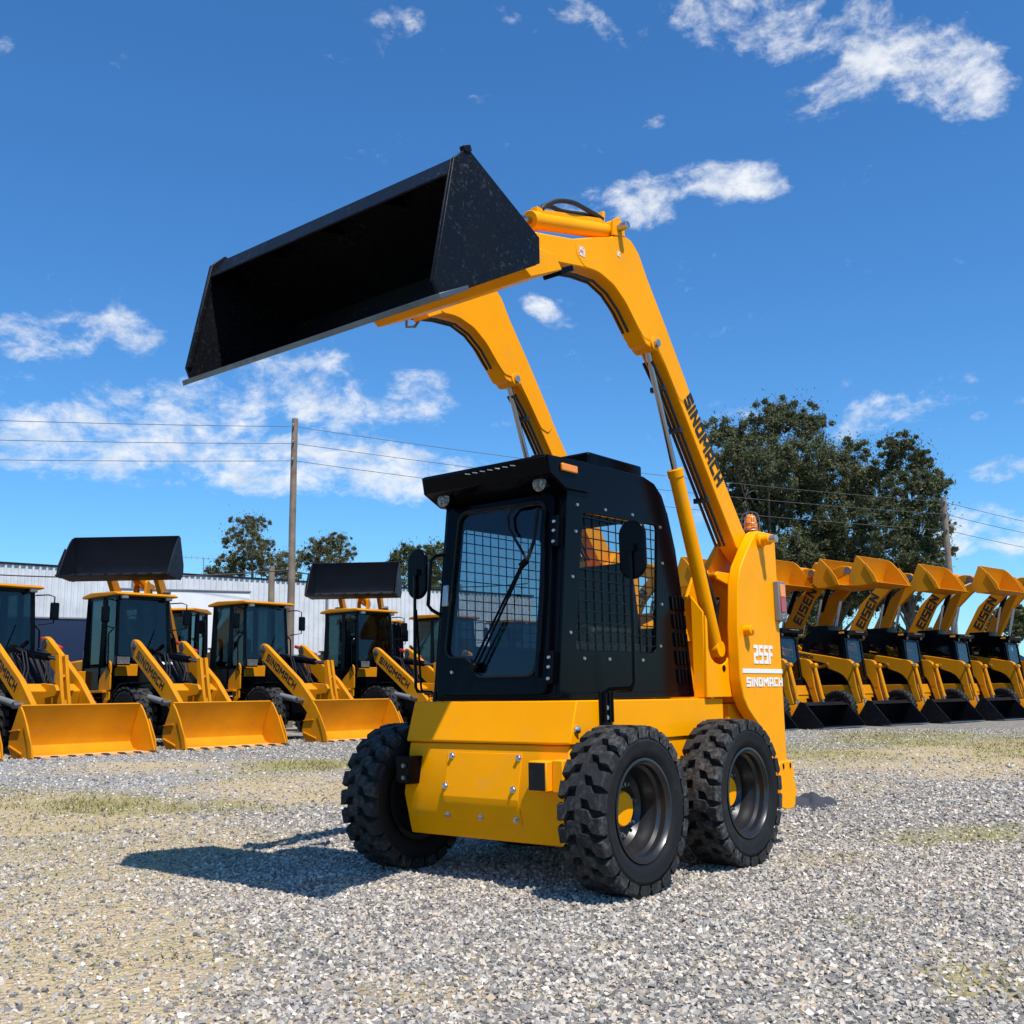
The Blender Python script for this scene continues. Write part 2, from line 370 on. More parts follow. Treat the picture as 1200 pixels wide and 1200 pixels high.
        m.build('cylinder_pocket', ye, tw, .003)
        MB().lathe([(.05, s*.68), (.05, s*.70), (.036, s*.702), (.036, s*.755)], (-1.81, 0, 1.955), 'y', 20).build('pivot_boss', ye, tw, .003)
        MB().lathe([(.026, s*.755), (.026, s*.80), (.022, s*.803)], (-1.81, 0, 1.955), 'y', 16).build('pivot_pin', M['bolt'], tw)
        MB().lathe([(.034, s*.68), (.034, s*.725), (.028, s*.73), (.012, s*.73), (.012, s*.742)], (-1.545, 0, 1.355), 'y', 18).build('cylinder_pin', ye, tw)
        MB().lathe([(.02, s*.599), (.02, s*.603)], (-1.39, 0, 1.12), 'y', 16).build('pin_hole', bk, tw)
        # rear bumper lugs
        L = [(-1.87, .25), (-1.87, .50), (-1.90, .53), (-2.06, .53), (-2.08, .48), (-2.10, .44), (-2.06, .42), (-2.10, .40), (-2.10, .35), (-2.13, .33), (-2.09, .30), (-2.08, .25), (-2.05, .23), (-1.95, .23)]
        MB().prism(L, 'y', s*.681, s*.70).build('bumper_lug', ye, tw, .004)
        if hero:
            for (x, z) in ((-1.93, .50), (-2.03, .50)): MB().box((x, s*.703, z), (.012, .006, .03)).build('slot', bk, tw)
        m = MB().box((-2.025, s*.70, 1.565), (.11, .036, .26)); tl = m.build('tail_light', M['grey'], root, .004)
        MB().box((-2.025, s*.721, 1.635), (.07, .008, .085)).build('amber_lens', M['amber'], tl, .003)
        MB().box((-2.025, s*.721, 1.54), (.07, .008, .10)).build('red_lens', M['red'], tl, .003)
        MB().box((-2.025, s*.721, 1.465), (.07, .008, .04)).build('clear_lens', M['lamp'], tl, .003)
        if s == 1 or not hero:
            U = (-s, 0, 0); V = (0, 0, 1)
            if hero:
                lettering('lettering', '255F', M['white'], tw, (-1.64, .6805, 1.150), (-1, 0, 0), V, .265, .118, gap=.17)
                MB().box((-1.757, .6815, 1.104), (.555, .003, .027)).build('stripe', M['white'], tw, 0)
                lettering('lettering', 'SINOMACH', M['white'], tw, (-1.522, .6805, 1.006), (-1, 0, 0), V, .505, .058)
    # beacon
    bc = (-1.955, .55, 2.018); m = MB().lathe([(.062, 0), (.062, .02), (.05, .026)], bc, 'z', 24); be = m.build('beacon', bk, root)
    MB().lathe([(.048, .022), (.048, .05), (.044, .055), (.046, .06), (.044, .085), (.04, .10), (.036, .125), (.02, .142), (.002, .146)], bc, 'z', 24).build('beacon_lens', M['amber'], be)
    m = MB()
    for k in range(8):
        a = k*math.pi/4; m.tube([(bc[0]+rr*math.cos(a), bc[1]+rr*math.sin(a), bc[2]+z) for rr, z in ((.062, .01), (.064, .10), (.055, .14), (.03, .158), (.004, .162))], .0026, 6)
    for z, rr in ((.03, .063), (.075, .0645), (.115, .062)):
        m.tube([(bc[0]+rr*math.cos(a), bc[1]+rr*math.sin(a), bc[2]+z) for a in [2*math.pi*i/24 for i in range(25)]], .0026, 6)
    m.build('beacon_cage', M['steel'], be)
    # ---- cab
    side = [(.11, .962), (.095, 1.1), (-.005, 2.08), (-.005, 2.235), (-.45, 2.262), (-.78, 2.262), (-.90, 2.235), (-.985, 2.17), (-1.05, 2.05), (-1.12, 1.85), (-1.19, 1.5), (-1.278, .962)]
    win = rnd([(-.145, 1.965), (-.915, 1.975), (-.85, 1.21), (-.05, 1.21)], .03)
    cab = MB().prism([(.10, .948), (.104, .985), (-1.27, .985), (-1.27, .948)], 'y', -.455, .455).build('cab', bk, root, .004)
    for s in (1, -1): MB().prism(side, 'y', s*.43, s*.45, holes=[win]).build('cab_side', bk, cab, .004)
    m = MB()
    rearp = [(-1.278, .985), (-1.19, 1.5)]
    U = Vector((0, 1, 0)); V = Vector((.21, 0, 1.09)).normalized()
    m.frame([(-.428, .01), (.428, .01), (.428, 1.13), (-.428, 1.13)], (-1.272, 0, .965), U, V, -.02, 0, holes=[[(-.40, .42), (.40, .42), (.40, 1.10), (-.40, 1.10)]])
    m.build('rear_panel', bk, cab)
    rp = [(-.0, 2.236), (-.45, 2.263), (-.78, 2.263), (-.90, 2.236), (-.985, 2.171), (-1.04, 2.07)]
    m = MB(); m.prism(rp + [(x+.012, z-.02) for x, z in reversed(rp)], 'y', -.429, .429)
    m.build('roof', bk, cab, .004)
    # front frame and door, in the sloping front plane
    fo = Vector((.105, 0, .965)); FU = Vector((0, 1, 0)); FV = Vector((-.107, 0, 1.115)).normalized()   # U x V points backward (-x); depth is negative for forward
    FN = FU.cross(FV); sg = 1 if FN.x > 0 else -1
    def fr(poly, a, b, holes=()): return MB().frame(poly, fo, FU, FV, sg*a, sg*b, holes)
    opening = rnd([(-.36, .06), (.365, .06), (.365, 1.09), (-.36, 1.09)], .05)
    fr([(-.428, 0), (.428, 0), (.428, 1.13), (-.428, 1.13)], -.025, 0, [opening]).build('front_frame', bk, cab, .004)
    door_o = rnd([(-.405, .012), (.385, .012), (.385, 1.10), (-.405, 1.10)], .05)
    gl_o = rnd([(-.30, 1.055), (.325, 1.045), (.305, .115), (-.11, .115), (-.16, .22), (-.345, .225)], .07, 5)
    dr = fr(door_o, .004, .030, [gl_o]).build('door', bk, cab, .006)
    rim_in = gl_o; ctr = (sum(p[0] for p in gl_o)/len(gl_o), sum(p[1] for p in gl_o)/len(gl_o))
    ro = [(p[0]+(p[0]-ctr[0])*.045, p[1]+(p[1]-ctr[1])*.03) for p in gl_o]
    fr(ro, .031, .037, [gl_o]).build('glass_seal', M['rubber'], dr, .002)
    fr([(ctr[0]+(p[0]-ctr[0])*1.03, ctr[1]+(p[1]-ctr[1])*1.02) for p in gl_o], .014, .018).build('door_glass', M['doorglass'], dr)
    def F(u, v, w): return fo + FU*u + FV*v + FN*(sg*w)
    if hero:
        MB().tube([F(-.41, .83, .02), F(-.46, .82, .05), F(-.485, .79, .06), F(-.485, .53, .06), F(-.46, .50, .05), F(-.41, .47, .02)], .011, 10).build('grab_handle', bk, dr)
        lt = MB(); c = F(-.37, .58, .036); lt.box(c, (.02, .042, .125), Matrix.Rotation(R(-5.5), 3, 'Y')); lt.build('door_latch', M['silver'], dr, .006)
        m = MB()
        for du in (0, .035): m.tube([F(-.12+du, .17, .055), F(.20+du*.4, .70, .06)], .007, 8)
        m.tube([F(.20, .70, .06), F(.235, .73, .055)], .02, 8); m.lathe([(.028, 0), (.028, .03), (.02, .04)], F(-.11, .165, .035), 'x', 16)
        m.build('wiper_arm', bk, dr)
        bl = MB().tube([F(.235, .73, .05), F(.09, .93, .048), F(.08, 1.0, .046), F(.12, 1.04, .044), F(.27, 1.045, .044)], .008, 8)
        bl.tube([F(.235, .73, .05), F(.275, .84, .048), F(.29, 1.02, .046)], .010, 8); bl.build('wiper_blade', M['rubber'], dr)
        m = MB(); m.tube([F(.33, .10, .045), F(.345, .55, .05), F(.335, 1.0, .045)], .012, 10); m.build('gas_strut', bk, dr)
        for v in (.13, .86):
            h = MB().box(F(.405, v+.02, .02), (.045, .035, .17), Matrix.Rotation(R(-5.5), 3, 'Y')).build('hinge', bk, dr, .005)
            for dv in (-.04, .02, .07): MB().lathe([(.010, 0), (.008, .009)], F(.405, v+dv, .044), 'x', 8).build('bolt', M['bolt'], dr)
        MB().lathe([(.012, 0), (.009, .008)], F(-.29, .14, .031), 'x', 10).build('bolt', M['bolt'], dr)
    # side window guards and bolts
    for s in (1, -1):
        m = MB(); y = s*.442
        for p, q, d in mesh_panel(-.93, -.03, 1.19, 2.0, .075, .058):
            def clipx(x): return x
            (x0, z0), (x1, z1) = p, q
            if d == 1: m.box(((x0+x1)/2, y, z0), (x1-x0, .004, .006))
            else: m.box((x0, y-.004, (z0+z1)/2), (.006, .004, z1-z0))
        # trim to the window: keep bars inside by scaling toward the opening is not needed, the panel covers their ends
        sw = MB().prism([(-.48+(x+.48)*.99, 1.59+(z-1.59)*.99) for x, z in win], 'y', s*.4325, s*.4345).build('side_glass', M['darkglass'], cab)
        m2 = m.build('window_guard', M['mesh'], cab, 0, sharp=0)
        if hero and s == 1:
            for (x, z) in [(-.09, 2.0), (-.36, 2.005), (-.64, 2.01), (-.945, 1.97), (-.955, 1.75), (-.93, 1.5), (-.90, 1.25), (-.70, 1.165), (-.36, 1.165), (-.12, 1.165), (.0, 1.3), (-.03, 1.6), (-.07, 1.85)]:
                MB().lathe([(.010, .45), (.008, .458)], (x, 0, z), 'y', 8).build('bolt', M['bolt'], cab)
    # louvres at the cab's rear corners
    for s in (1, -1):
        m = MB()
        for k in range(5):
            for c in range(4):
                z = 1.03+k*.11; x = -1.235+c*.042+(z-1.0)*.10
                m.prism([(x, z), (x+.022, z+.006), (x+.030, z+.088), (x+.008, z+.082)], 'y', s*.45, s*.462)
        m.build('louvre', bk, cab, .003)
    # visor with perforated top, lamps, marker
    m = MB()
    m.prism([(.185, 2.235), (.195, 2.225), (.165, 2.14), (.03, 2.075), (-.005, 2.07), (-.005, 2.085), (.02, 2.088), (.15, 2.152), (.176, 2.228)], 'y', -.452, .452)
    for s in (1, -1): m.prism([(.186, 2.236), (.166, 2.14), (.03, 2.075), (-.2, 2.08), (-.2, 2.25), (-.004, 2.243)], 'y', s*.4525, s*.468)
    m.frame([(-.45, .0), (.45, .0), (.45, .055), (-.45, .055)], (.0, 0, 2.232), (0, 1, 0), (1, 0, .0), -.008, .004)
    m.frame([(-.45, .13), (.45, .13), (.45, .188), (-.45, .188)], (.0, 0, 2.232), (0, 1, 0), (1, 0, .0), -.008, .004)
    xs = np.linspace(-.45, .45, 15)
    for i in range(14):
        if i % 2 == 0 or i < 3 or i > 11: m.box(((.0925), (xs[i]+xs[i+1])/2, 2.230), (.076, xs[i+1]-xs[i] + (0 if i % 2 else -.002), .011))
    vis = m.build('visor', bk, cab, .003)
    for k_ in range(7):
        MB().box((.1915, -.10+k_*.055, 2.2085), (.004, .036, .005), Matrix.Rotation(R(-12), 3, 'X')).build('slot_light_strip', M['white'], vis)  # white strips painted on the lip as light showing in slots
    for y in (-.355, .355):
        h = MB().lathe([(.042, -.06), (.052, -.03), (.052, .012), (.048, .016)], (.105, y, 2.105), 'x', 24).build('work_lamp', bk, cab)
        MB().lathe([(.047, .0165), (.034, .026), (.002, .030)], (.105, y, 2.105), 'x', 24).build('lamp_glass', M['lamp'], h)
    for s in (1, -1): MB().box((.01, s*.477, 2.185), (.14, .018, .042)).build('marker_light', M['amber'], cab, .006)
    MB().prism(rnd([(-.47, .27), (-1.06, .27), (-1.06, -.25), (-.47, -.25)], .03), 'z', 2.27, 2.395).build('roof_box', bk, cab, .012)
    # interior
    st = MB(); st.box((-.78, 0, 1.30), (.46, .44, .14)); st.box((-.99, 0, 1.55), (.12, .42, .46), Matrix.Rotation(R(10), 3, 'Y')); st.box((-.80, 0, 1.12), (.40, .36, .25))
    st.build('seat', M['seat'], cab, .03)
    for s in (1, -1):
        MB().tube([(-.42, s*.30, 1.0), (-.40, s*.30, 1.30), (-.36, s*.28, 1.36)], [.02, .014, .02], 10).build('control_lever', M['seat'], cab)
    MB().box((-.5, .33, 1.12), (.7, .12, .28)).build('side_console', M['seat'], cab, .02)
    MB().box((-.5, -.33, 1.12), (.7, .12, .28)).build('side_console', M['seat'], cab, .02)
    # mirrors
    if hero:
        for s in (1, -1):
            mm = MB(); ov = circ(s*.79, 1.722, .082, .157, 36)
            ov = [(y, z) if abs(z-1.722) < .078 else (y, z) for y, z in ov]
            # stadium shape
            ov = []
            for k in range(36):
                a = 2*math.pi*k/36; ov.append((s*.79+.082*math.cos(a), 1.722+.082*math.sin(a)+(.075 if math.sin(a) > 0 else -.075)))
            mm.prism(ov, 'x', -.125, -.095); mi = mm.build('mirror', bk, root, .012, seg=3)
            MB().prism([(s*.79+(y-s*.79)*.9, 1.722+(z-1.722)*.94) for y, z in ov], 'x', -.1275, -.1255).build('mirror_glass', M['chrome'], mi)
            m = MB(); m.tube([(-.07, s*.612, .83), (-.07, s*.612, .985), (-.075, s*.64, 1.0), (-.085, s*.765, 1.005), (-.088, s*.785, 1.03), (-.085, s*.79, 1.30), (-.085, s*.79, 1.74)], .010, 10)
            m.tube([(-.14, s*.612, .83), (-.14, s*.612, .985), (-.135, s*.64, .995), (-.125, s*.74, .99), (-.115, s*.765, 1.02), (-.09, s*.785, 1.5)], .007, 8)
            m.box((-.088, s*.79, 1.73), (.03, .05, .04)); m.build('mirror_arm', bk, mi)
    # ---- arms
    rot = 0 if raised else R(-63.6)
    def A2(p): return rot2(p, PIV, rot)
    arm = [(.445, 3.366), (.27, 3.405), (.088, 3.446), (-.09, 3.515), (-.267, 3.577), (-.36, 3.622), (-.413, 3.640), (-.50, 3.632), (-.57, 3.580), (-.62, 3.51), (-.656, 3.45), (-.857, 3.193), (-1.192, 2.734), (-1.74, 2.037), (-1.90, 1.90), (-1.87, 1.82), (-1.78, 1.80), (-1.625, 1.907), (-1.021, 2.699), (-.838, 2.93), (-.735, 3.035), (-.68, 3.01), (-.62, 3.02), (-.575, 3.065), (-.53, 3.11), (-.475, 3.172), (-.42, 3.217), (-.364, 3.256), (-.30, 3.29), (-.236, 3.308), (-.17, 3.32), (-.11, 3.322), (.03, 3.301), (.25, 3.258), (.391, 3.237), (.43, 3.28)]
    over = rnd([(.075, 3.43), (.06, 3.36), (-.01, 3.315), (-.11, 3.326), (-.17, 3.324), (-.30, 3.294), (-.42, 3.221), (-.53, 3.114), (-.60, 3.055), (-.74, 3.05), (-.838, 2.938), (-.98, 2.76), (-1.06, 2.74), (-1.105, 2.79), (-1.10, 2.85), (-.86, 3.18), (-.66, 3.44), (-.575, 3.572), (-.50, 3.625), (-.413, 3.632), (-.27, 3.572), (-.09, 3.51)], .02, 2)
    H0 = (.52, 3.10)
    for s in (1, -1):
        m = MB().prism([A2(p) for p in arm], 'y', s*.48, s*.60); la = m.build('lift_arm', ye, root, .007)
        m = MB().prism([A2(p) for p in over], 'y', s*.6002, s*.6022); m.prism([A2(p) for p in over], 'y', s*.474, s*.4798); m.build('arm_plate', ye, la, .002)
        pb = A2((-.715, 3.045))
        m = MB().lathe([(.045, s*.47), (.045, s*.612)], (pb[0], 0, pb[1]), 'y', 20); m.build('rod_pin_boss', ye, la, .003)
        MB().lathe([(.024, s*.455), (.024, s*.632)], (pb[0], 0, pb[1]), 'y', 16).build('rod_pin', M['bolt'], la)
        # pipes under the arm
        m = MB()
        for yy in (.505, .535, .565):
            pts = [(-1.56, 1.925), (-1.02, 2.655), (-.86, 2.865), (-.76, 2.97)]
            off = .02
            m.tube([(A2((x+off, z-off))[0], s*yy, A2((x+off, z-off))[1]) for x, z in pts], .010, 8)
        pts = [(-.52, 3.09), (-.42, 3.19), (-.30, 3.265), (-.17, 3.30), (.0, 3.285), (.18, 3.25)]
        for yy in (.515, .55): m.tube([(A2((x+.01, z-.012))[0], s*yy, A2((x+.01, z-.012))[1]) for x, z in pts], .009, 8)
        for q in ((-1.35, 2.2), (-1.05, 2.6), (-.88, 2.83)):
            c = A2((q[0]+.03, q[1]-.025)); m.box((c[0], s*.535, c[1]), (.03, .10, .03))
        m.build('hydraulic_pipe', M['hose'], la)
        if s == 1 and hero:
            U = Vector((-.59, 0, -.807)); a, b = (-.90, 2.985), (-1.545, 2.105)
            lettering('lettering', 'SINOMACH', M['darktext'], la, (-1.032, .6024, 2.762), (-.607, 0, -.795), (-.795, 0, .607), .625, .112)
            for (x, z, w) in ((.015, 3.395, .055), (-.355, 3.50, .03)):
                MB().box((x, .6035, z), (w, .002, w)).build('warning_sticker', M['label'], la)
        if s == -1 and not hero:
            a = A2((-.98, 2.895)); b = A2((-1.39, 2.35)); U = Vector((a[0]-b[0], 0, a[1]-b[1])).normalized(); Vv = Vector((-U.z, 0, U.x))
            a2 = A2((-1.42, 2.24)); lettering('lettering', 'SINOMACH', M['darktext'], la, (a2[0], -.6005, a2[1]), U, Vv, .66, .085)
        # lift cylinder
        base = (-1.40, 1.24) if raised else (-1.40, 1.24)
        dv = Vector((pb[0]-base[0], pb[1]-base[1])); Ln = dv.length; d = dv/Ln; yc = s*.545
        def C(t, off=0): return (base[0]+d.x*t-d.y*off, yc, base[1]+d.y*t+d.x*off)
        Lb = 1.16 if raised else Ln*.93
        m = MB().tube([C(0), C(.05), C(Lb-.05), C(Lb-.049), C(Lb), C(Lb)], [.04, .045, .045, .050, .050, .03], 20)
        m.lathe([(.05, yc-.04), (.05, yc+.04)], (base[0], 0, base[1]), 'y', 16)
        lc = m.build('lift_cylinder', ye, root, .002)
        MB().tube([C(Lb), C(Ln)], .0185, 14).build('cylinder_rod', M['chrome'], lc)
        if hero:
            m = MB(); m.tube([C(.10, .055), C(.3, .075), C(.48, .065), C(.56, .06)], .011, 8); m.tube([C(.56, .06), (-1.42, s*.545, 1.52), (-1.48, s*.53, 1.56), (-1.50, s*.50, 1.45), (-1.49, s*.5, 1.25)], .017, 8); m.build('hydraulic_hose', M['hose'], lc)
            MB().box(C(.50, .05), (.04, .03, .03)).build('port_block', ye, lc, .003)
        # tilt cylinder on the arm
        t0, t1, t2 = A2((-.36, 3.655)), A2((.40, 3.462)), A2((.66, 3.396))
        yc2 = s*.54
        m = MB().tube([(t0[0], yc2, t0[1]), (t1[0], yc2, t1[1])], .046, 20); m.tube([A2((.33, 3.48))[0:1] + (yc2,) + A2((.33, 3.48))[1:], (t1[0], yc2, t1[1])], .052, 20)
        tc = m.build('tilt_cylinder', ye, root, .003)
        MB().tube([(t1[0], yc2, t1[1]), (t2[0], yc2, t2[1])], .02, 12).build('cylinder_rod', M['chrome'], tc)
        q = A2((-.365, 3.665)); m = MB().lathe([(.055, s*.47), (.055, s*.60)], (q[0], 0, q[1]), 'y', 18)
        m.prism([A2(p) for p in ((-.30, 3.60), (-.43, 3.63), (-.42, 3.70), (-.37, 3.735), (-.31, 3.70))], 'y', s*.59, s*.605); m.build('pin_lug', ye, la, .003)
        MB().lathe([(.025, s*.60), (.025, s*.665), (.02, s*.668)], (q[0], 0, q[1]), 'y', 14).build('tilt_pin', M['bolt'], la)
        if hero:
            m = MB()
            for o in (-.012, .014):
                m.tube(smooth_path([(.31, yc2+o, 3.55), (.27, yc2+o, 3.59), (.18, yc2+o*2, 3.635+o*.6), (.06, yc2+o*3, 3.66+o), (-.08, yc2+o*2, 3.685+o*.5), (-.20, yc2+o, 3.705), (-.27, yc2+o, 3.70)]), .0135, 10)
            m.build('hydraulic_hose', M['hose'], tc)
            MB().prism([(.36, 3.51), (.36, 3.55), (.29, 3.555), (-.26, 3.70), (-.27, 3.75), (-.29, 3.75), (-.28, 3.66)], 'y', yc2-.022, yc2+.022).build('hose_guard', ye, tc, .002)
    # quick attach plate and bucket, turned about the hinge
    H = A2(H0); brot = 0 if raised else R(29)+0
    def Bk(p):
        q = (H[0]+p[0]-H0[0], H[1]+p[1]-H0[1]); return rot2(q, H, brot)
    if not raised:                       # lay the floor on the ground
        dz = Bk((1.475, 2.615))[1]-.012
        Bk0 = Bk; Bk = lambda p: (Bk0(p)[0], Bk0(p)[1]-dz)
    qa = MB(); qa.prism([Bk(p) for p in ((.44, 3.105), (.60, 3.03), (.70, 2.985), (.765, 3.02), (.76, 3.14), (.70, 3.16), (.50, 3.17))], 'y', -.30, .78)
    for s in (1, -1): qa.prism([Bk(p) for p in ((.36, 3.19), (.72, 3.06), (.765, 3.13), (.70, 3.43), (.63, 3.44), (.55, 3.30), (.36, 3.30))], 'y', s*.47, s*.50); qa.prism([Bk(p) for p in ((.36, 3.19), (.72, 3.06), (.765, 3.13), (.70, 3.43), (.63, 3.44), (.55, 3.30), (.36, 3.30))], 'y', s*.582, s*.612)
    q_ = qa.build('quick_attach_plate', ye, root, .006)
    if hero:
        for y in (.55, -.40):
            if y < 0: MB().tube([(.44, y+.06, 3.11), (.43, y+.05, 3.075), (.36, y+.05, 3.095), (.33, y+.05, 3.14)], .009, 8).build('locking_lever', M['steel'], q_)
            MB().box((.33, y+.12, 3.155), (.13, .12, .035), Matrix.Rotation(R(27), 3, 'Y')).build('locking_block', ye if y < 0 else bk, q_, .006)
    sp = [(1.478, 2.622), (1.512, 2.69), (1.385, 3.295), (1.295, 3.378), (.785, 3.125), (.785, 2.995)]
    m = MB(); t = .018
    m.prism([Bk(p) for p in ((1.475, 2.622), (.786, 2.992), (.795, 3.01), (1.484, 2.642))], 'y', -.884, .884)
    m.prism([Bk(p) for p in ((.786, 2.9925), (.786, 3.125), (.804, 3.118), (.804, 3.005))], 'y', -.884, .884)
    m.prism([Bk(p) for p in ((.786, 3.1255), (1.275, 3.363), (1.30, 3.356), (1.398, 3.225), (1.388, 3.218), (1.29, 3.336), (.796, 3.108))], 'y', -.884, .884)
    for y in (-.45, 0, .45): m.prism([Bk(p) for p in ((1.29, 3.330), (1.38, 3.22), (1.20, 3.27))], 'y', y-.006, y+.006)
    bu = m.build('bucket', M['bucketblack'], root, .004)
    for s in (1, -1):
        MB().prism([Bk(p) for p in sp], 'y', s*.885, s*.902).build('bucket_side_plate', M['bucketblack'], bu, .003)
        if hero: MB().prism([Bk(p) for p in ((1.512, 2.69), (1.385, 3.295), (1.36, 3.29), (1.487, 2.69))], 'y', s*.874, s*.8845).build('side_cutter', M['bucketblack'], bu, .003)
    MB().prism([Bk(p) for p in ((1.50, 2.602), (1.32, 2.699), (1.328, 2.7165), (1.508, 2.628))], 'y', -.93, .93).build('cutting_edge', M['steel'], bu, .003)
    if hero: MB().box((1.30, .895, 3.37), (.05, .03, .03), Matrix.Rotation(R(25), 3, 'Y')).build('bucket_stop', M['bucketblack'], bu, .004)
    for x in (0, -1.097):
        for s in (1, -1): make_wheel(root, (x, s*.767, .41), s, SKID_W, nuts=hero)
    MB().box((-.55, 0, .36), (1.25, 1.36, .10)).build('axle_case', bk, root, .02)
    return root
# ------------------------------------------------------------------ articulated wheel loaders
def loader(name, label, group, pose='down', style='std', bw=2.4):
    """front axle at the origin, x forward"""
    root = empty(name); tag(root, label, 'loader', group)
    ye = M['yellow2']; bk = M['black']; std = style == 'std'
    W = LOAD_W if std else EIS_W; r = W['R']; ty = .82 if std else .62
    cw = .70 if std else .55        # cab half width
    zc = 1.32 if std else .85       # cab floor height
    zr = 3.33 if std else 1.74      # roof
    xa, xb = (-1.12, -2.55) if std else (-.75, -1.75)
    for x in (0, -2.85 if std else -2.0):
        for s in (1, -1): make_wheel(root, (x, s*ty, r), s, W, nuts=False)
    # frames
    m = MB(); m.prism([(.45, .62), (.30, 1.25), (-.30, 1.95 if std else 1.6), (-.62, 1.9 if std else 1.55), (-.70, .55), (.3, .42)], 'y', -.40, .40); m.build('front_frame', bk, root, .01)
    MB().box((-2.1, 0, .78), (2.6, .9, .45)).build('rear_frame', bk, root, .02)
    for x in (0, -2.85 if std else -2.0): MB().tube([(x, -ty+.1, r), (x, ty-.1, r)], .14, 14).build('axle', bk, root)
    # ribbed radiator-like front cover
    m = MB(); a, b = Vector((.30, 0, 1.25)), Vector((-.30, 0, 1.95 if std else 1.6)); d = (b-a).normalized()
    for k in range(7): y = -.36+k*.12; m.frame([(y-.04, .04), (y+.04, .04), (y+.04, (b-a).length-.05), (y-.04, (b-a).length-.05)], a, (0, 1, 0), d, -.03, 0)
    m.build('front_cover', M['covergrey'], root, .006)
    if std and pose == 'down': MB().frame([(-.12, .60), (.12, .60), (.12, .67), (-.12, .67)], a + Vector((.023, 0, .02)), (0, 1, 0), d, -.012, -.008).build('name_plate', M['white'], root)
    # hood
    xe = -4.1 if std else -2.9
    h = MB().prism([(xb-.03, zc-.22), (xb-.03, zc+.58), (xe+.25, zc+.52), (xe, zc+.40), (xe-.05, zc-.35)], 'y', -cw*.88, cw*.88).build('engine_hood', ye, root, .04)
    MB().box(((xb+xe)/2, cw*.88+.006, zc+.12), (1.0, .012, .42)).build('side_grille', bk, h); MB().box(((xb+xe)/2, -cw*.88-.006, zc+.12), (1.0, .012, .42)).build('side_grille', bk, h)
    MB().lathe([(.11, 0), (.13, .05), (.13, .22), (.10, .26), (.05, .28), (.05, .33), (.12, .34), (.10, .38)], (xb-.5, -.30, zc+.56), 'z', 20).build('air_filter', M['bucketfloor'], h)
    MB().tube([(xb-.9, .25, zc+.5), (xb-.9, .25, zc+(1.1 if std else .7)), (xb-1.0, .25, zc+(1.2 if std else .78))], .05, 12).build('exhaust', bk, h)
    MB().box(((xe-.02), 0, .85), (.30, cw*1.7, .5)).build('counterweight', ye, root, .04)
    # fenders / steps
    for s in (1, -1):
        m = MB(); m.prism([(xb+.05, zc-.42), (xb+.05, zc+.30), (xb+.18, zc+.30), (xb+.18, zc-.42)], 'y', s*(cw-.1), s*(cw+.16)); m.build('rear_side_panel', ye, root, .01)
        m = MB(); m.prism(rnd([(xa-.02, zc-.15), (xa-.02, zc+.42), (xa-.10, zc+.52), (xa-.25, zc+.30), (xa-.50, zc+.10), (xa-.50, zc-.15)], .05), 'y', s*(cw+.02), s*(cw+.06)); m.build('side_fender', ye, root, .006)
        m = MB(); m.prism([(xa-.05, zc-.155), (xa-.05, zc-.34), (xa-.15, zc-.42), (xa-.30, zc-.42), (xa-.33, zc-.155)], 'y', s*(cw+.02), s*(cw+.055), holes=[[(xa-.10-k*.075, zc-.20), (xa-.10-k*.075, zc-.33), (xa-.135-k*.075, zc-.33), (xa-.135-k*.075, zc-.20)] for k in range(3)]); m.build('step_bracket', ye, root, .004)
        MB().box(((xa+xb)/2-.1, s*(cw+.05), zc-.165), (abs(xa-xb)-.1, .2, .05)).build('step_edge', ye, root, .006)
        for k in range(2): MB().box((xb+.55, s*(cw+.12), .45+k*.32), (.42, .2, .03)).build('step', bk, root, .004)
        MB().prism([(-.62, r*.9), (-.52, r*1.75), (-.2, r*2.12), (.25, r*2.15), (.28, r*2.11), (-.18, r*2.07), (-.48, r*1.7), (-.58, r*.9)], 'y', s*(ty-.24), s*(ty+.22)).build('fender', bk, root, .006)
    # cab
    cab = MB().box(((xa+xb)/2, 0, zc+.10), (abs(xa-xb), cw*2, .55)).build('cab', bk, root, .02)
    MB().box((xa+.012, 0, zc+.30), (.025, cw*1.9, .26)).build('cab_front_panel', ye, cab, .008)
    zb = zc+.45
    def post(p, q, w=.08): return MB().tube([p, q], w/1.4, 4).build('pillar', bk, cab, .004)
    for s in (1, -1):
        post((xa, s*(cw-.05), zb-.1), (xa-.10, s*(cw-.09), zr-.02), .07); post((xb+.06, s*(cw-.05), zc), (xb+.10, s*(cw-.09), zr-.02), .12)
        post((xa-.62, s*(cw-.04), zc), (xa-.62, s*(cw-.08), zr-.02), .10)
        MB().prism([(xa-.05, zb), (xb+.12, zb), (xb+.15, zr-.12), (xa-.14, zr-.12)], 'y', s*(cw-.075), s*(cw-.068)).build('side_glass', M['skyglass'], cab)
        MB().tube([(xa-.03, s*(cw+.02), zc+.2), (xa-.06, s*(cw+.10), zc+.35), (xa-.10, s*(cw+.10), zc+1.1), (xa-.10, s*(cw), zc+1.2)], .018, 8).build('grab_handle', bk, cab)
    m = MB(); d = Vector((-.10, 0, zr-zb)).normalized(); m.frame([(-cw+.1, .0), (cw-.1, .0), (cw-.13, zr-zb-.12), (-cw+.13, zr-zb-.12)], (xa-.012, 0, zb), (0, 1, 0), d, -.004, .004); m.build('windscreen', M['skyglass'], cab)
    MB().prism([(-cw+.1, zb), (cw-.1, zb), (cw-.12, zr-.12), (-cw+.12, zr-.12)], 'x', xb+.06, xb+.066).build('rear_glass', M['skyglass'], cab)
    MB().prism([(xa+.10, zr-.06), (xa+.12, zr-.02), (xa+.0, zr+.02), (xb+.3, zr+.06), (xb-.08, zr+.0), (xb-.08, zr-.06)], 'y', -cw-.05, cw+.05).build('roof', ye, cab, .02)
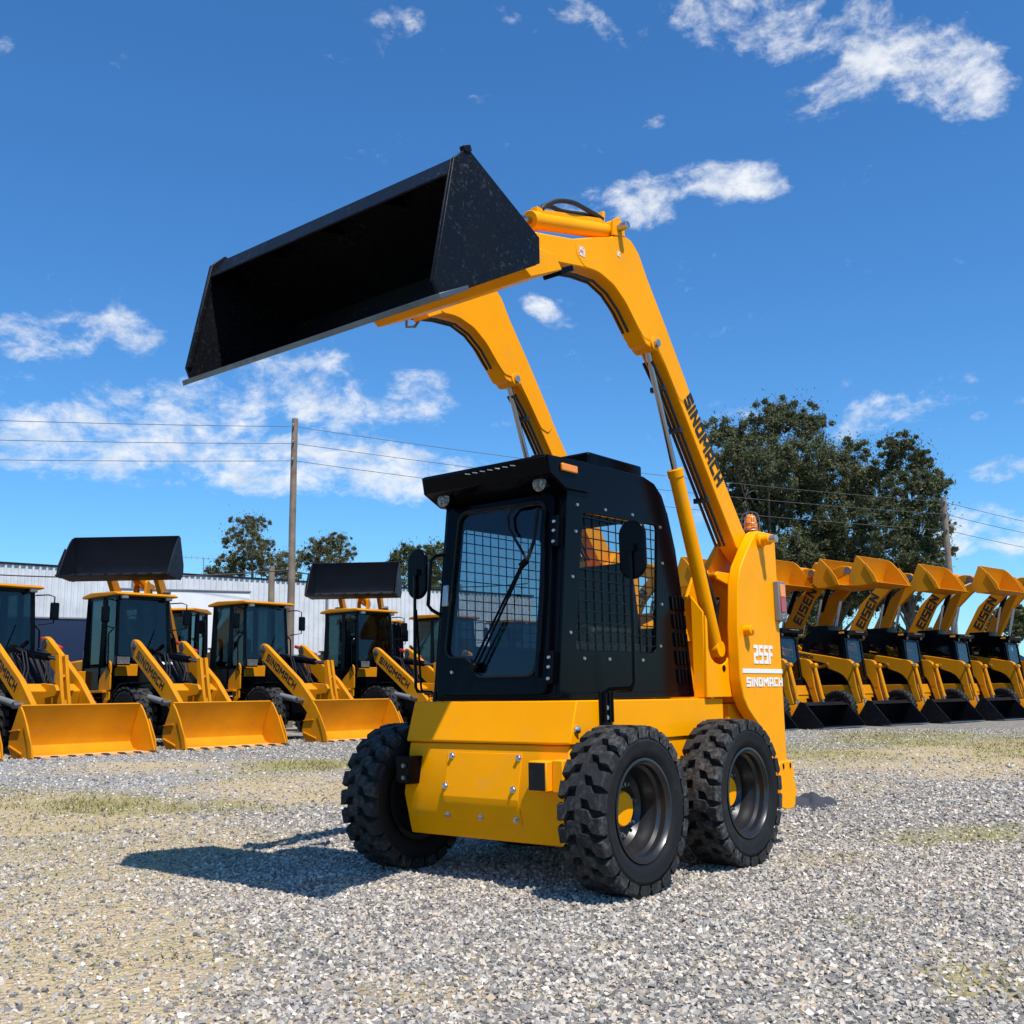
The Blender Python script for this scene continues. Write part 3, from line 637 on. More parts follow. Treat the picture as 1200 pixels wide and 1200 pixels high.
    MB().box(((xa+xb)/2, 0, zr-.09), (abs(xa-xb)-.05, cw*2-.1, .06)).build('headliner', bk, cab)
    MB().box((xb+.62, 0, zb+.02), (.5, .5, .14)).build('seat', M['seat'], cab, .03); MB().box((xb+.40, 0, zb+.38), (.13, .48, .62)).build('seat_back', M['seat'], cab, .04)
    MB().box((xb+.38, 0, zb+.80), (.11, .28, .2)).build('headrest', M['seat'], cab, .04)
    MB().tube([(xa-.15, 0, zb-.2), (xa-.32, 0, zb+.25)], .035, 8).build('steering_column', M['seat'], cab)
    st = MB().lathe([(.19, 0), (.2, .015), (.19, .03), (.165, .015)], (0, 0, 0), 'z', 24, close=True).build('steering_wheel', M['seat'], cab); st.location = (xa-.33, 0, zb+.26); st.rotation_euler = (0, R(25), 0)
    if std:
        MB().tube([(xa+.005, .0, zb+.05), (xa-.05, .28, zb+.75)], .012, 6).build('wiper', bk, cab)
    for s in (1, -1):
        hl = MB().box((xa+.20, s*(cw-.08), zc+.50), (.14, .34, .21)).build('headlight', bk, root, .02); MB().box((xa+.275, s*(cw-.08), zc+.50), (.012, .29, .16)).build('lens', M['lamp'], hl, .004)
        MB().box((xa+.05, s*(cw-.16), zr-.09), (.09, .15, .09)).build('roof_lamp', M['lamp'], root, .01)
        mi = MB().box((xa+.10, s*(cw+.30), zr-.50), (.07, .19, .36)).build('mirror', bk, root, .03)
        MB().tube([(xa-.07, s*(cw-.04), zr-.18), (xa+.02, s*(cw+.2), zr-.16), (xa+.08, s*(cw+.30), zr-.20), (xa+.08, s*(cw+.30), zr-.75), (xa, s*(cw), zr-.80)], .014, 8).build('mirror_arm', bk, mi)
    # ---- arms: drawn lowered, then turned about the pivot
    if std:
        pv = (-.40, 2.12); hg = (1.77, .42); ay = .52; th = .11
        arm = rnd([(-.56, 2.18), (-.46, 2.27), (-.30, 2.21), (.98, 1.36), (1.24, 1.12), (1.74, .66), (1.86, .46), (1.78, .30), (1.60, .36), (1.12, .76), (.82, .98), (-.47, 1.88)], .07)
    else:
        pv = (-.62, 1.55); hg = (1.0, .38); ay = .46; th = .08
        arm = rnd([(-.72, 1.60), (-.55, 1.74), (.30, 1.42), (.80, 1.0), (1.05, .54), (1.05, .34), (.94, .31), (.70, .76), (.30, 1.08), (-.62, 1.40)], .07)
    ra = {'down': 0, 'up': R(86), 'eis': R(80)}[pose]
    def A2(p): return rot2(p, pv, ra)
    for s in (1, -1):
        la = MB().prism([A2(p) for p in arm], 'y', s*ay, s*(ay+th)).build('lift_arm', ye, root, .012)
        q = A2(pv); MB().lathe([(.09, s*(ay-.02)), (.09, s*(ay+th+.03)), (.04, s*(ay+th+.05))], (q[0], 0, q[1]), 'y', 18).build('pivot_pin', M['steel'], la)
        q = A2((hg[0]-.04, hg[1])); MB().lathe([(.07, s*(ay-.02)), (.07, s*(ay+th+.03))], (q[0], 0, q[1]), 'y', 16).build('hinge_pin', M['steel'], la)
        if std: a, b, hh = A2((-.30, 1.87)), A2((.80, 1.14)), .18
        else: a, b, hh = A2((-.22, 1.305)), A2((.50, 1.0)), .20
        up = Vector((b[0]-a[0], 0, b[1]-a[1])); L = up.length; up.normalize()
        if s == -1:
            V = Vector((-up.z, 0, up.x)); lettering('lettering', 'SINOMACH' if std else 'EISEN', M['darktext'], la, (a[0], -(ay+th+.0006), a[1]), up, V, L, hh)
        if std:
            # lift cylinder
            c0 = Vector((-.42, s*(ay+.06+.12), 1.15)); e = A2((1.12, .90)); c1 = Vector((e[0], s*(ay+.06+.12), e[1])); d = c1-c0; Lb = .92 if pose == 'down' else .55
            lc = MB().tube([c0, c0+d*Lb], .065, 14).build('lift_cylinder', M['grey'] if pose == 'down' else bk, root)
            MB().tube([c0+d*Lb, c1], .035, 10).build('cylinder_rod', M['chrome'], lc)
            MB().lathe([(.06, s*(ay+th)), (.06, s*(ay+th+.17))], (e[0], 0, e[1]), 'y', 14).build('cylinder_pin', M['steel'], la)
    ct = [A2(p) for p in ((.72, 1.0), (1.0, .88), (1.08, 1.16), (.82, 1.30))]
    MB().prism(ct, 'y', -ay, ay).build('cross_tube', ye, root, .02)
    # Z-bar lever, link and tilt cylinder
    if std:
        fulc = [A2(p) for p in ((.83, 1.0), (1.40, 1.06), (1.46, 1.16), (1.38, 1.26), (.88, 1.30))]
        for s in (.10, -.17): MB().prism(fulc, 'y', s, s+.07).build('lever_bracket', ye, root, .006)
        lv = [A2(p) for p in ((1.20, 1.80), (1.33, 1.82), (1.46, 1.2), (1.62, .62), (1.50, .58), (1.28, 1.12))]
        le = MB()
        for s in (-.095, .03): le.prism(lv, 'y', s, s+.065)
        le.prism([A2(p) for p in ((1.28, 1.45), (1.37, 1.45), (1.38, 1.40), (1.29, 1.40))], 'y', -.03, .03); le.prism([A2(p) for p in ((1.36, .98), (1.48, .98), (1.56, .66), (1.46, .66))], 'y', -.03, .03)
        le.build('tilt_lever', ye, root, .008)
        t0 = (-.55, 1.95); t1 = A2((1.27, 1.74)); d = Vector((t1[0]-t0[0], 0, t1[1]-t0[1])); o = Vector((t0[0], 0, t0[1]))
        tc = MB().tube([o, o+d*.72], .075, 16).build('tilt_cylinder', bk, root); MB().tube([o+d*.72, o+d], .04, 12).build('cylinder_rod', M['chrome'], tc)
        m = MB()
        for k in range(4):
            y = .22+.07*k if k < 2 else -.36+.07*k; m.tube([(-.35, y, 1.75), (-.15, y+.03, 2.0), (.05, y+.06, 1.92), (.15, y+.08, 1.6), (.2, y, 1.3)], .016, 8)
        m.build('hydraulic_hose', M['hose'], root)
        if pose == 'down': MB().box((-.45, .68, 2.12), (.85, .07, .07), Matrix.Rotation(R(16), 3, 'Y')).build('safety_bar', M['redpaint'], root, .008)
    else:
        for s in (1, -1):
            c0 = Vector((-.35, s*(ay-.09), .75)); e = A2((.35, 1.0)); c1 = Vector((e[0], s*(ay-.09), e[1])); d = c1-c0
            lc = MB().tube([c0, c0+d*.55], .055, 12).build('lift_cylinder', bk, root); MB().tube([c0+d*.55, c1], .028, 10).build('cylinder_rod', M['chrome'], lc)
        o, e = A2((.1, 1.2)), A2((.92, .98)); MB().tube([(o[0], 0, o[1]), (e[0], 0, e[1])], .05, 12).build('tilt_cylinder', bk, root)
    # ---- bucket, drawn flat on the ground in front, then carried by the arms
    rb = {'down': 0, 'up': R(4), 'eis': R(4)}[pose]; H = A2(hg); off = {'down': (0, 0), 'up': (0, 0), 'eis': (0, 0)}[pose]
    def Bk(p):
        q = (p[0]-hg[0]+H[0]+off[0], p[1]-hg[1]+H[1]+off[1]); return rot2(q, (H[0]+off[0], H[1]+off[1]), rb)
    k = {'down': 1.0, 'up': 1.18, 'eis': .64}[pose]
    bx0 = 1.80 if std else 1.05
    def bp(x, z): return (bx0+(x-1.05)*k, .02+(z-.02)*k)
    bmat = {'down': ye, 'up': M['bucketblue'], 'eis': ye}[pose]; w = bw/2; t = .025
    inner = [bp(*p) for p in ((1.95, .02), (1.42, .03), (1.22, .08), (1.12, .20), (1.13, .36), (1.40, .90))]
    outer = [bp(*p) for p in ((1.345, .915), (1.06, .36), (1.05, .18), (1.18, .03), (1.42, -.012), (1.95, -.012))]
    if pose == 'down': outer = [(x, max(z, .004)) for x, z in outer]
    bu = MB().prism([Bk(p) for p in inner+outer], 'y', -w+t, w-t).build('bucket', bmat, root, .006)
    sidep = [bp(*p) for p in ((1.93, .0), (1.90, .10), (1.66, .56), (1.50, .78), (1.40, .88), (1.345, .88), (1.06, .36), (1.05, .18), (1.18, .02), (1.42, .0))]
    for s in (1, -1):
        MB().prism([Bk(p) for p in sidep], 'y', s*(w-t+.001), s*(w+.006)).build('bucket_side_plate', bmat, bu, .004)
        MB().prism([Bk(bp(*p)) for p in ((1.94, .02), (1.88, .26), (1.66, .62), (1.58, .58), (1.74, .26), (1.82, .02))], 'y', s*(w+.007), s*(w+.03)).build('side_cutter', bmat, bu, .005)
        if pose == 'down':
            for q in (0, 1): MB().prism([Bk(bp(*p)) for p in (((1.10, .20+.25*q), (1.12, .22+.25*q), (1.55-.1*q, .10+.40*q), (1.55-.1*q, .07+.40*q)))], 'y', s*(w+.007), s*(w+.04)).build('side_rib', bmat, bu, .004)
    if pose == 'down':
        fl = MB().prism([Bk(p) for p in (bp(1.93, .0225), bp(1.43, .0325), bp(1.43, .0345), bp(1.93, .0245))], 'y', -w+t+.01, w-t-.01).build('bucket_floor', M['bucketfloor'], bu, 0)
    if pose == 'eis':
        for s in (-.25, .25): MB().prism([Bk(bp(*p)) for p in ((1.32, .87), (1.055, .36), (1.045, .2), (.99, .2), (1.0, .38), (1.26, .88))], 'y', w*2*s-.03, w*2*s+.03).build('back_rib', bmat, bu, .005)
    ce = MB().prism([Bk(bp(*p)) for p in ((2.0, .015), (1.80, .0), (1.80, -.016), (2.0, -.004))], 'y', -w-.01, w+.01).build('cutting_edge', M['bucketfloor'] if pose == 'down' else bmat, bu, .003)
    if std:
        for i in range(8):
            y = -w+.06+(bw-.12)*i/7; m = MB().prism([Bk(bp(*p)) for p in ((2.09, .0), (1.98, .045), (1.86, .045), (1.86, .018), (2.0, .0155), (2.0, -.005))], 'y', y-.04, y+.04); m.build('tooth', M['toothblack'] if pose == 'down' else bmat, bu, .004)
    return root
TREE_R1 = dict(base=(-51.81,-23.57), blobs=[(-48.8, -24.24, 15.52, 0.73), (-50.18, -23.7, 14.82, 1.09), (-51.2, -22.43, 16.47, 0.89), (-52.65, -21.77, 16.74, 0.9), (-52.45, -20.55, 16.12, 0.69), (-51.07, -24.46, 13.29, 1.1), (-47.93, -21.2, 13.07, 1.12), (-50.97, -20.81, 13.75, 1.16), (-51.79, -24.29, 11.32, 1.21), (-51.52, -22.27, 11.29, 1.18), (-53.55, -21.56, 12.23, 1.0), (-48.74, -22.12, 8.54, 1.03), (-51.42, -21.58, 8.99, 1.06), (-47.6, -23.15, 13.8, 0.76), (-50.55, -23.6, 7.63, 0.88), (-51.99, -22.22, 7.14, 0.98), (-48.89, -21.84, 5.95, 0.93), (-50.83, -20.96, 6.48, 0.95), (-49.37, -23.35, 6.08, 0.86), (-54.27, -21.88, 8.28, 1.0), (-50.33, -24.48, 11.92, 0.59)])
TREE_R2 = dict(base=(-57.12,-21.92), blobs=[(-53.55, -19.84, 14.42, 0.69), (-57.41, -20.09, 14.95, 0.83), (-53.24, -20.49, 12.8, 0.89), (-56.44, -20.36, 12.99, 1.13), (-54.75, -18.57, 12.75, 0.79), (-53.23, -19.96, 10.73, 1.08), (-58.45, -20.31, 11.66, 1.05), (-54.78, -20.22, 8.93, 1.09), (-53.9, -21.21, 9.45, 0.9), (-59.48, -20.48, 9.67, 0.95), (-57.87, -22.14, 7.56, 1.05), (-56.02, -19.82, 7.24, 0.8), (-58.96, -21.86, 6.29, 0.95), (-56.06, -21.99, 6.39, 0.92), (-58.54, -20.08, 6.41, 0.83), (-55.74, -19.3, 7.93, 0.89)])
TREE_R3 = dict(base=(-54.91,-16.62), blobs=[(-54.29, -16.71, 14.65, 0.48), (-53.82, -15.68, 14.06, 0.67), (-54.47, -17.02, 13.34, 0.68), (-55.21, -15.59, 13.39, 0.68), (-52.26, -15.51, 11.49, 0.92), (-53.38, -14.49, 11.85, 0.74), (-52.98, -13.66, 11.67, 0.32), (-51.47, -15.8, 10.03, 0.82), (-52.24, -14.25, 10.17, 0.82), (-53.09, -15.22, 8.89, 0.92), (-55.47, -14.24, 9.7, 0.33), (-50.95, -15.87, 8.38, 0.72), (-55.57, -14.91, 8.73, 0.57), (-53.02, -16.01, 7.28, 0.65), (-52.49, -16.73, 6.28, 0.55), (-56.61, -16.04, 3.52, 0.43), (-54.33, -16.5, 3.29, 0.37), (-53.29, -15.37, 7.85, 0.83), (-52.74, -17.3, 7.51, 0.75), (-54.67, -16.93, 5.96, 0.76), (-52.45, -14.67, 7.49, 0.63), (-55.09, -18.29, 6.08, 0.68)])
TREE_L1 = dict(base=(-45.56,-62.99), blobs=[(-41.74, -59.84, 13.23, 0.62), (-45.05, -62.55, 14.1, 0.59), (-44.35, -64.58, 13.1, 0.53), (-42.38, -59.32, 12.11, 0.62), (-45.89, -62.32, 12.49, 0.46), (-43.31, -61.68, 11.53, 0.77), (-44.87, -61.87, 11.37, 0.72), (-41.23, -61.13, 10.29, 0.68), (-40.85, -62.04, 9.96, 0.44), (-42.5, -61.24, 10.27, 0.69), (-46.97, -63.02, 11.05, 0.8), (-44.78, -58.48, 10.73, 0.69), (-47.21, -60.99, 10.37, 0.59)])
TREE_L2 = dict(base=(-51.66,-61.99), blobs=[(-52.67, -61.56, 13.51, 0.56), (-52.19, -62.37, 13.12, 0.7), (-49.16, -60.55, 12.3, 0.67), (-50.8, -58.7, 12.07, 0.54), (-49.5, -61.99, 11.79, 0.54), (-51.38, -62.12, 11.76, 0.83), (-49.51, -58.21, 10.98, 0.66), (-52.76, -60.38, 11.02, 0.55)])
TREE_L3 = dict(base=(-52.46,-51.46), blobs=[(-51.45, -52.71, 11.56, 0.64), (-52.39, -52.29, 11.09, 0.78), (-49.66, -47.72, 11.11, 0.67), (-54.12, -51.07, 10.87, 0.65), (-49.71, -48.54, 9.78, 0.73), (-50.01, -50.63, 9.54, 0.75), (-52.61, -50.27, 8.75, 0.89), (-53.16, -52.58, 8.63, 0.91), (-49.92, -51.15, 8.01, 0.75), (-54.0, -52.05, 7.01, 0.78), (-51.58, -51.48, 6.55, 0.76), (-49.87, -51.53, 5.86, 0.62)])
TREE_L4 = dict(base=(-53.19,-56.95), blobs=[(-51.44, -54.81, 10.45, 0.52), (-51.25, -53.6, 10.85, 0.58), (-50.33, -54.29, 8.89, 0.58), (-51.16, -53.95, 8.92, 0.65), (-53.9, -56.11, 7.78, 0.67)])
BUSH_R = dict(base=(-98.22,-23.14), blobs=[(-100.22, -23.57, 7.41, 0.71), (-95.43, -21.36, 7.51, 0.68), (-95.28, -20.6, 7.01, 0.6), (-99.76, -24.27, 6.56, 0.63), (-97.71, -22.5, 6.24, 0.77), (-97.65, -21.43, 5.95, 0.61)])
BUSH_M = dict(base=(-89.32,-33.91), blobs=[(-90.93, -27.97, 6.03, 0.45), (-93.64, -28.14, 5.83, 0.46), (-93.11, -31.05, 5.71, 0.55), (-89.41, -32.02, 5.63, 0.54)])
BUSH_P = dict(base=(-81.83,-35.01), blobs=[(-80.31, -34.19, 8.68, 0.72), (-79.52, -32.96, 8.19, 0.71), (-81.79, -35.67, 8.28, 0.74), (-79.33, -33.51, 6.44, 0.85)])
POLE_L = ((-18.44, -24.86, 4.32),(-17.77, -24.08, 10.26))
POLE_R = ((-43.19, -10.79, 4.11),(-42.4, -10.39, 9.13))
POLE_S = ((-21.75, -30.27, 4.89),(-21.65, -30.07, 6.06))
WIRE_L = [(-10.04, -28.84, 9.69), (-17.79, -24.11, 10.05)]
WIRE_L2 = [(-10.11, -28.91, 9.09), (-17.86, -24.17, 9.48)]
WIRE_L3 = [(-10.19, -28.99, 8.46), (-17.93, -24.25, 8.88)]
WIRE_R = [(-17.79, -24.11, 10.05), (-42.43, -10.41, 8.95)]
WIRE_R2 = [(-17.86, -24.17, 9.48), (-42.49, -10.47, 8.4)]
WIRE_R3 = [(-17.93, -24.25, 8.88), (-42.63, -10.5, 7.7)]
WIRE_E = [(-42.43, -10.41, 8.95), (-49.0, -8.84, 8.79)]
WIRE_E2 = [(-42.49, -10.47, 8.4), (-49.07, -8.91, 8.23)]
WIRE_E3 = [(-42.63, -10.5, 7.7), (-49.16, -9.0, 7.52)]
CABLE = [(-11.09, -30.43, 5.0), (-13.4, -29.3, 4.72), (-15.83, -27.86, 4.98), (-18.34, -24.77, 5.13)]
CABLE2 = [(-18.35, -24.77, 5.1), (-22.38, -23.15, 4.75), (-25.43, -22.57, 4.98)]
WALL = [(-13.78, -36.4, 6.29), (-16.14, -35.94, 6.25), (-20.84, -35.03, 6.15), (-25.62, -34.02, 6.11), (-29.54, -33.33, 5.81), (-34.17, -32.53, 5.66)]
WBOX = [(-15.88, -27.91, 4.61), (-17.88, -27.07, 4.62), (-15.97, -28.0, 3.81)]
BBOX = [(-11.64, -28.55, 3.55), (-13.15, -28.3, 3.58), (-13.23, -28.38, 2.96)]
ANT = [(-21.77, -36.05, 7.11), (-23.32, -35.75, 7.11), (-22.8, -35.74, 6.53)]
REDP = [(-15.54, -25.36, 3.74)]
PATCHES = [('d', 2.08, -0.87, -0.35, 0.49, 0.65, 1.26, 1.0), ('d', 2.72, 0.13, -0.27, 0.36, 0.24, 0.49, 1), ('d', 0.73, -2.83, -0.52, 0.76, 0.87, 1.54, 0.8), ('d', -0.31, -5.53, -0.64, 1.01, 1.08, 2.11, 0.95), ('d', -0.01, -3.2, -0.48, 0.72, 0.8, 1.24, 0.8), ('d', -4.78, -9.53, -1.18, 2.26, 1.12, 1.61, 0.4), ('d', -3.09, -5.83, -0.58, 0.99, 1.11, 1.4, 0.8), ('d', 1.6, -0.5, -0.14, 0.19, 0.27, 0.4, 0.5), ('d', 1.87, 1.12, -0.15, 0.21, 0.15, 0.15, 0.6), ('d', -9.92, -2.08, -0.77, 1.51, 2.61, 1.05, 0.7), ('d', -13.54, -1.43, -0.59, 1.32, 2.86, 0.81, 0.9), ('d', -6.0, -0.51, -0.33, 0.56, 0.88, 0.35, 0.5), ('d', -9.72, -0.55, -0.72, 1.37, 2.38, 0.71, 0.6), ('d', 0.29, 2.56, -0.16, 0.22, 0.44, 0.12, 0.4), ('d', -1.5, 1.1, -0.16, 0.24, 0.29, 0.13, 0.4), ('g', -1.19, -6.07, -0.43, 0.71, 0.56, 0.97, 1), ('g', -5.62, -8.45, -0.47, 0.91, 0.86, 1.04, 1), ('g', -1.43, -4.84, -0.39, 0.63, 0.41, 0.6, 0.7), ('g', -0.92, -7.44, -0.29, 0.49, 0.66, 1.37, 0.5), ('g', -3.22, 1.67, -0.32, 0.5, 0.52, 0.14, 1.0), ('g', -2.73, 1.33, -0.18, 0.27, 0.36, 0.12, 0.7), ('g', -12.29, -3.9, -0.49, 1.08, 2.32, 1.05, 0.6), ('g', -17.2, -3.94, -0.64, 1.71, 3.61, 1.27, 0.8), ('g', -16.2, -1.75, -0.3, 0.74, 4.27, 1.12, 0.6), ('g', 0.65, 2.6, -0.13, 0.18, 0.24, 0.07, 0.9), ('g', -1.7, 1.12, -0.11, 0.16, 0.15, 0.07, 0.4), ('g', 0.97, 1.26, -0.08, 0.11, 0.09, 0.06, 0.35), ('g', 0.89, 1.71, -0.05, 0.06, 0.09, 0.05, 0.5), ('g', 0.75, 0.6, -0.05, 0.06, 0.06, 0.05, 0.5), ('g', -0.04, 1.85, -0.06, 0.09, 0.13, 0.05, 0.5), ('g', 0.73, -3.04, -0.5, 0.74, 0.8, 1.45, 0.25), ('b', -3.56, -9.75, -1.45, 2.63, 1.93, 3.25, 1), ('b', -2.34, -4.11, -0.34, 0.56, 0.54, 0.63, 0.6), ('b', -15.54, -5.55, -0.35, 0.89, 2.66, 1.23, 0.5)]
CLOUDS = [(-0.7303, -0.3868, 0.5631, 0.0566, 0.0194, 0.85, -40), (-0.7595, -0.339, 0.5552, 0.0646, 0.0372, 0.95, -25), (-0.7897, -0.2896, 0.5409, 0.0727, 0.0339, 0.9, -20), (-0.8118, -0.29, 0.5068, 0.0646, 0.0307, 1.15, 22), (-0.8362, -0.2321, 0.4969, 0.0687, 0.0404, 1.1, -28), (-0.8562, -0.2099, 0.4721, 0.0404, 0.0129, 0.8, -10), (-0.8168, -0.2479, 0.5209, 0.0566, 0.021, 0.75, -20), (-0.7666, -0.4705, 0.437, 0.0533, 0.0291, 1.05, 0), (-0.7987, -0.4059, 0.4442, 0.0687, 0.0242, 1.15, -6), (-0.7352, -0.5189, 0.4361, 0.0533, 0.021, 0.75, 0), (-0.6856, -0.4609, 0.5635, 0.0485, 0.0129, 0.75, -45), (-0.6622, -0.4796, 0.5758, 0.0404, 0.0113, 0.7, -40), (-0.6448, -0.5126, 0.5671, 0.0323, 0.0081, 0.55, -30), (-0.6104, -0.5708, 0.5492, 0.021, 0.0081, 0.6, 30), (-0.5753, -0.5927, 0.5636, 0.0323, 0.0178, 0.75, 0), (-0.6044, -0.5855, 0.5403, 0.0242, 0.0097, 0.4, 40), (-0.6459, -0.563, 0.5156, 0.0323, 0.0081, 0.35, 0), (-0.6783, -0.4645, 0.5694, 0.0485, 0.0404, 0.4, -40), (-0.403, -0.8642, 0.3012, 0.0606, 0.0307, 1.0, 0), (-0.4369, -0.8434, 0.3128, 0.0404, 0.0323, 0.85, 0), (-0.4786, -0.8185, 0.3179, 0.0388, 0.0242, 0.95, -25), (-0.4034, -0.8755, 0.266, 0.0485, 0.0242, 0.5, 0), (-0.5754, -0.7633, 0.2936, 0.0404, 0.0162, 0.7, 10), (-0.5335, -0.8059, 0.2568, 0.105, 0.0404, 0.95, 0), (-0.6223, -0.7348, 0.2697, 0.0727, 0.0485, 0.95, -30), (-0.6856, -0.6755, 0.2716, 0.0606, 0.0275, 0.95, 15), (-0.7106, -0.6441, 0.2833, 0.0323, 0.0113, 0.5, 0), (-0.4654, -0.8569, 0.2216, 0.1454, 0.0372, 1.0, 0), (-0.6017, -0.7692, 0.215, 0.1454, 0.0404, 1.1, 0), (-0.6859, -0.6981, 0.2054, 0.105, 0.0339, 1.1, 0), (-0.5052, -0.839, 0.2021, 0.097, 0.0226, 0.8, 0), (-0.5322, -0.8044, 0.2642, 0.097, 0.0323, 0.9, 0), (-0.7446, -0.5673, 0.3518, 0.0364, 0.0145, 0.8, -30), (-0.7399, -0.6221, 0.2561, 0.0242, 0.0113, 0.6, 0), (-0.816, -0.4267, 0.39, 0.0178, 0.0097, 0.6, -30), (-0.9155, -0.319, 0.2453, 0.0687, 0.021, 1.05, 8), (-0.9268, -0.2696, 0.2614, 0.0404, 0.0113, 0.55, 0), (-0.9339, -0.2587, 0.2469, 0.0162, 0.0065, 0.6, 0), (-0.9392, -0.2522, 0.2331, 0.0129, 0.0057, 0.6, 0), (-0.9531, -0.2416, 0.1825, 0.0339, 0.0129, 0.8, 0), (-0.9588, -0.2508, 0.1337, 0.0889, 0.0283, 0.95, 0), (-0.9506, -0.2718, 0.1501, 0.0566, 0.0178, 0.5, 0), (-0.8754, -0.4141, 0.2492, 0.0485, 0.0113, 0.6, 0), (-0.836, -0.5104, 0.2012, 0.0485, 0.0194, 0.5, 0), (-0.8677, -0.4666, 0.1714, 0.0485, 0.0242, 0.55, 0), (-0.4598, -0.8171, 0.3476, 0.0202, 0.0113, 0.5, 0), (-0.3376, -0.7891, 0.5131, 0.0145, 0.0113, 0.6, 0), (-0.748, -0.4429, 0.4943, 0.0194, 0.0065, 0.5, 0), (-0.8325, -0.3211, 0.4515, 0.0113, 0.0065, 0.4, 0), (-0.4408, -0.8593, 0.2595, 0.0242, 0.0081, 0.4, -20), (-0.9644, -0.2365, 0.118, 0.0646, 0.0178, 0.6, 0), (-0.8183, -0.5475, 0.1751, 0.0727, 0.0162, 0.5, 0)]
SKY_AIR, SKY_DUST, SKY_OZ, SKY_SAT, SKY_HUE, SKY_STR, CLOUD_B, SUN_E, EXPO = 1.0, .3, 3.0, 1.15, .5, .103, 8.3, 5.0, .27
SKY_MUL = (.68, 1.11, 1.38)
# ------------------------------------------------------------------ vegetation
def tree(name, label, group, spec, leafmat, barkmat, trunk_r=.35, per=900, leaf=(.30, .09), spread=1.25, gap=.0):
    bx, by = spec['base']; root = empty(name, (bx, by, 0)); tag(root, label, 'tree', group)
    rs = np.random.RandomState(abs(hash(label)) % 9999 if False else len(spec['blobs'])*131+int(abs(bx)*7))
    blobs = [(x-bx, y-by, z, r) for x, y, z, r in spec['blobs']]
    top = max(b[2] for b in blobs); low = min(b[2]-b[3] for b in blobs)
    cx = np.mean([b[0] for b in blobs]); cy = np.mean([b[1] for b in blobs])
    m = MB(); tp = []
    for k in range(7):
        f = k/6; tp.append(Vector((cx*f*.8+rs.normal(0, .12)*(k > 0), cy*f*.8+rs.normal(0, .12)*(k > 0), top*.86*f - (.15 if k == 0 else 0))))
    m.tube(tp, [trunk_r*(1-.86*(k/6)) for k in range(7)], 9)
    for (x, y, z, r) in blobs:
        zf = max(low*.55, z*.62); f = min(zf/(top*.86), .98); i = min(int(f*6), 5); t = f*6-i; s0 = tp[i].lerp(tp[i+1], t)
        e = Vector((x, y, z)); mid = s0.lerp(e, .5)+Vector((rs.normal(0, .2), rs.normal(0, .2), -.25+rs.normal(0, .2)))
        r0 = trunk_r*.28*(1-f*.6)
        m.tube([s0, mid, e], [r0, r0*.6, r0*.2], 6, caps=False)
        for q in range(7):
            d = Vector(rs.normal(0, 1, 3)); d.normalize(); p = e + d*r*1.1
            m.tube([mid.lerp(e, .5+.5*rs.rand()), p], [r0*.25, .012], 4, caps=False)
    tr = m.build('trunk', barkmat, root, sharp=50)
    V = []; sz = []
    for bi, (x, y, z, r) in enumerate(blobs):
        sub = max(10, int(21*r/1.0)); n = int(per*r*r)
        # small tufts inside every blob, so gaps stay between them
        d = rs.normal(0, 1, (sub*2, 3)); d /= np.linalg.norm(d, axis=1)[:, None]
        cs = d*(r*spread*rs.uniform(.35, 1.0, (sub*2, 1)))*np.array([1, 1, .85]) + np.array([x, y, z])
        rr = r*rs.uniform(.09, .30, sub*2)*rs.uniform(.7, 1.25, sub*2)
        pick = rs.randint(0, sub*2, n)
        g = rs.normal(0, .6, (n, 3)); pp = cs[pick]+g*rr[pick][:, None]*np.array([1, 1, .8])
        k_ = int(n*.09); pp[:k_] = np.array([x, y, z])+rs.normal(0, .5, (k_, 3))*r*spread*.8      # loose sprays between the tufts
        V.append(pp); sz.append(rs.uniform(.6, 1.3, n))
    P = np.vstack(V); sz = np.concatenate(sz); n = len(P)
    a = rs.normal(0, 1, (n, 3)); a[:, 2] += .35; a /= np.linalg.norm(a, axis=1)[:, None]
    b = np.cross(a, rs.normal(0, 1, (n, 3))); b /= np.linalg.norm(b, axis=1)[:, None]
    l, w = leaf; A = a*(l*sz)[:, None]; Bv = b*(w*sz)[:, None]
    vs = np.stack([P-A*.5, P+Bv*.5, P+A*.5, P-Bv*.5], 1).reshape(-1, 3)
    me = bpy.data.meshes.new('crown'); me.vertices.add(n*4); me.vertices.foreach_set('co', vs.ravel())
    me.loops.add(n*4); me.loops.foreach_set('vertex_index', np.arange(n*4)); me.polygons.add(n)
    me.polygons.foreach_set('loop_start', np.arange(n)*4); me.polygons.foreach_set('loop_total', np.full(n, 4)); me.update(); me.validate()
    me.materials.append(leafmat); o = bpy.data.objects.new('crown', me); COL.objects.link(o); o.parent = root
    return root
def leafmat(name, c1, c2, c3):
    m, t, b = nt(name); g = t.nodes.new('ShaderNodeNewGeometry')
    r = ramp(t, g.outputs['Random Per Island'], [(0, c1), (.5, c2), (1, c3)])
    n = noise(t, .35, 3); r2 = ramp(t, n.outputs['Fac'], [(.35, (.75, .75, .75)), (.65, (1.2, 1.2, 1.15))])
    t.links.new(mixc(t, 1.0, r.outputs['Color'], r2.outputs['Color'], 'MULTIPLY'), b.inputs['Base Color'])
    b.inputs['Roughness'].default_value = .7; b.inputs['Specular IOR Level'].default_value = .25
    tl = t.nodes.new('ShaderNodeBsdfTranslucent'); t.links.new(r.outputs['Color'], tl.inputs['Color'])
    ms = t.nodes.new('ShaderNodeMixShader'); ms.inputs[0].default_value = .25
    o = t.nodes['Material Output']; t.links.new(b.outputs[0], ms.inputs[1]); t.links.new(tl.outputs[0], ms.inputs[2]); t.links.new(ms.outputs[0], o.inputs[0])
    return m
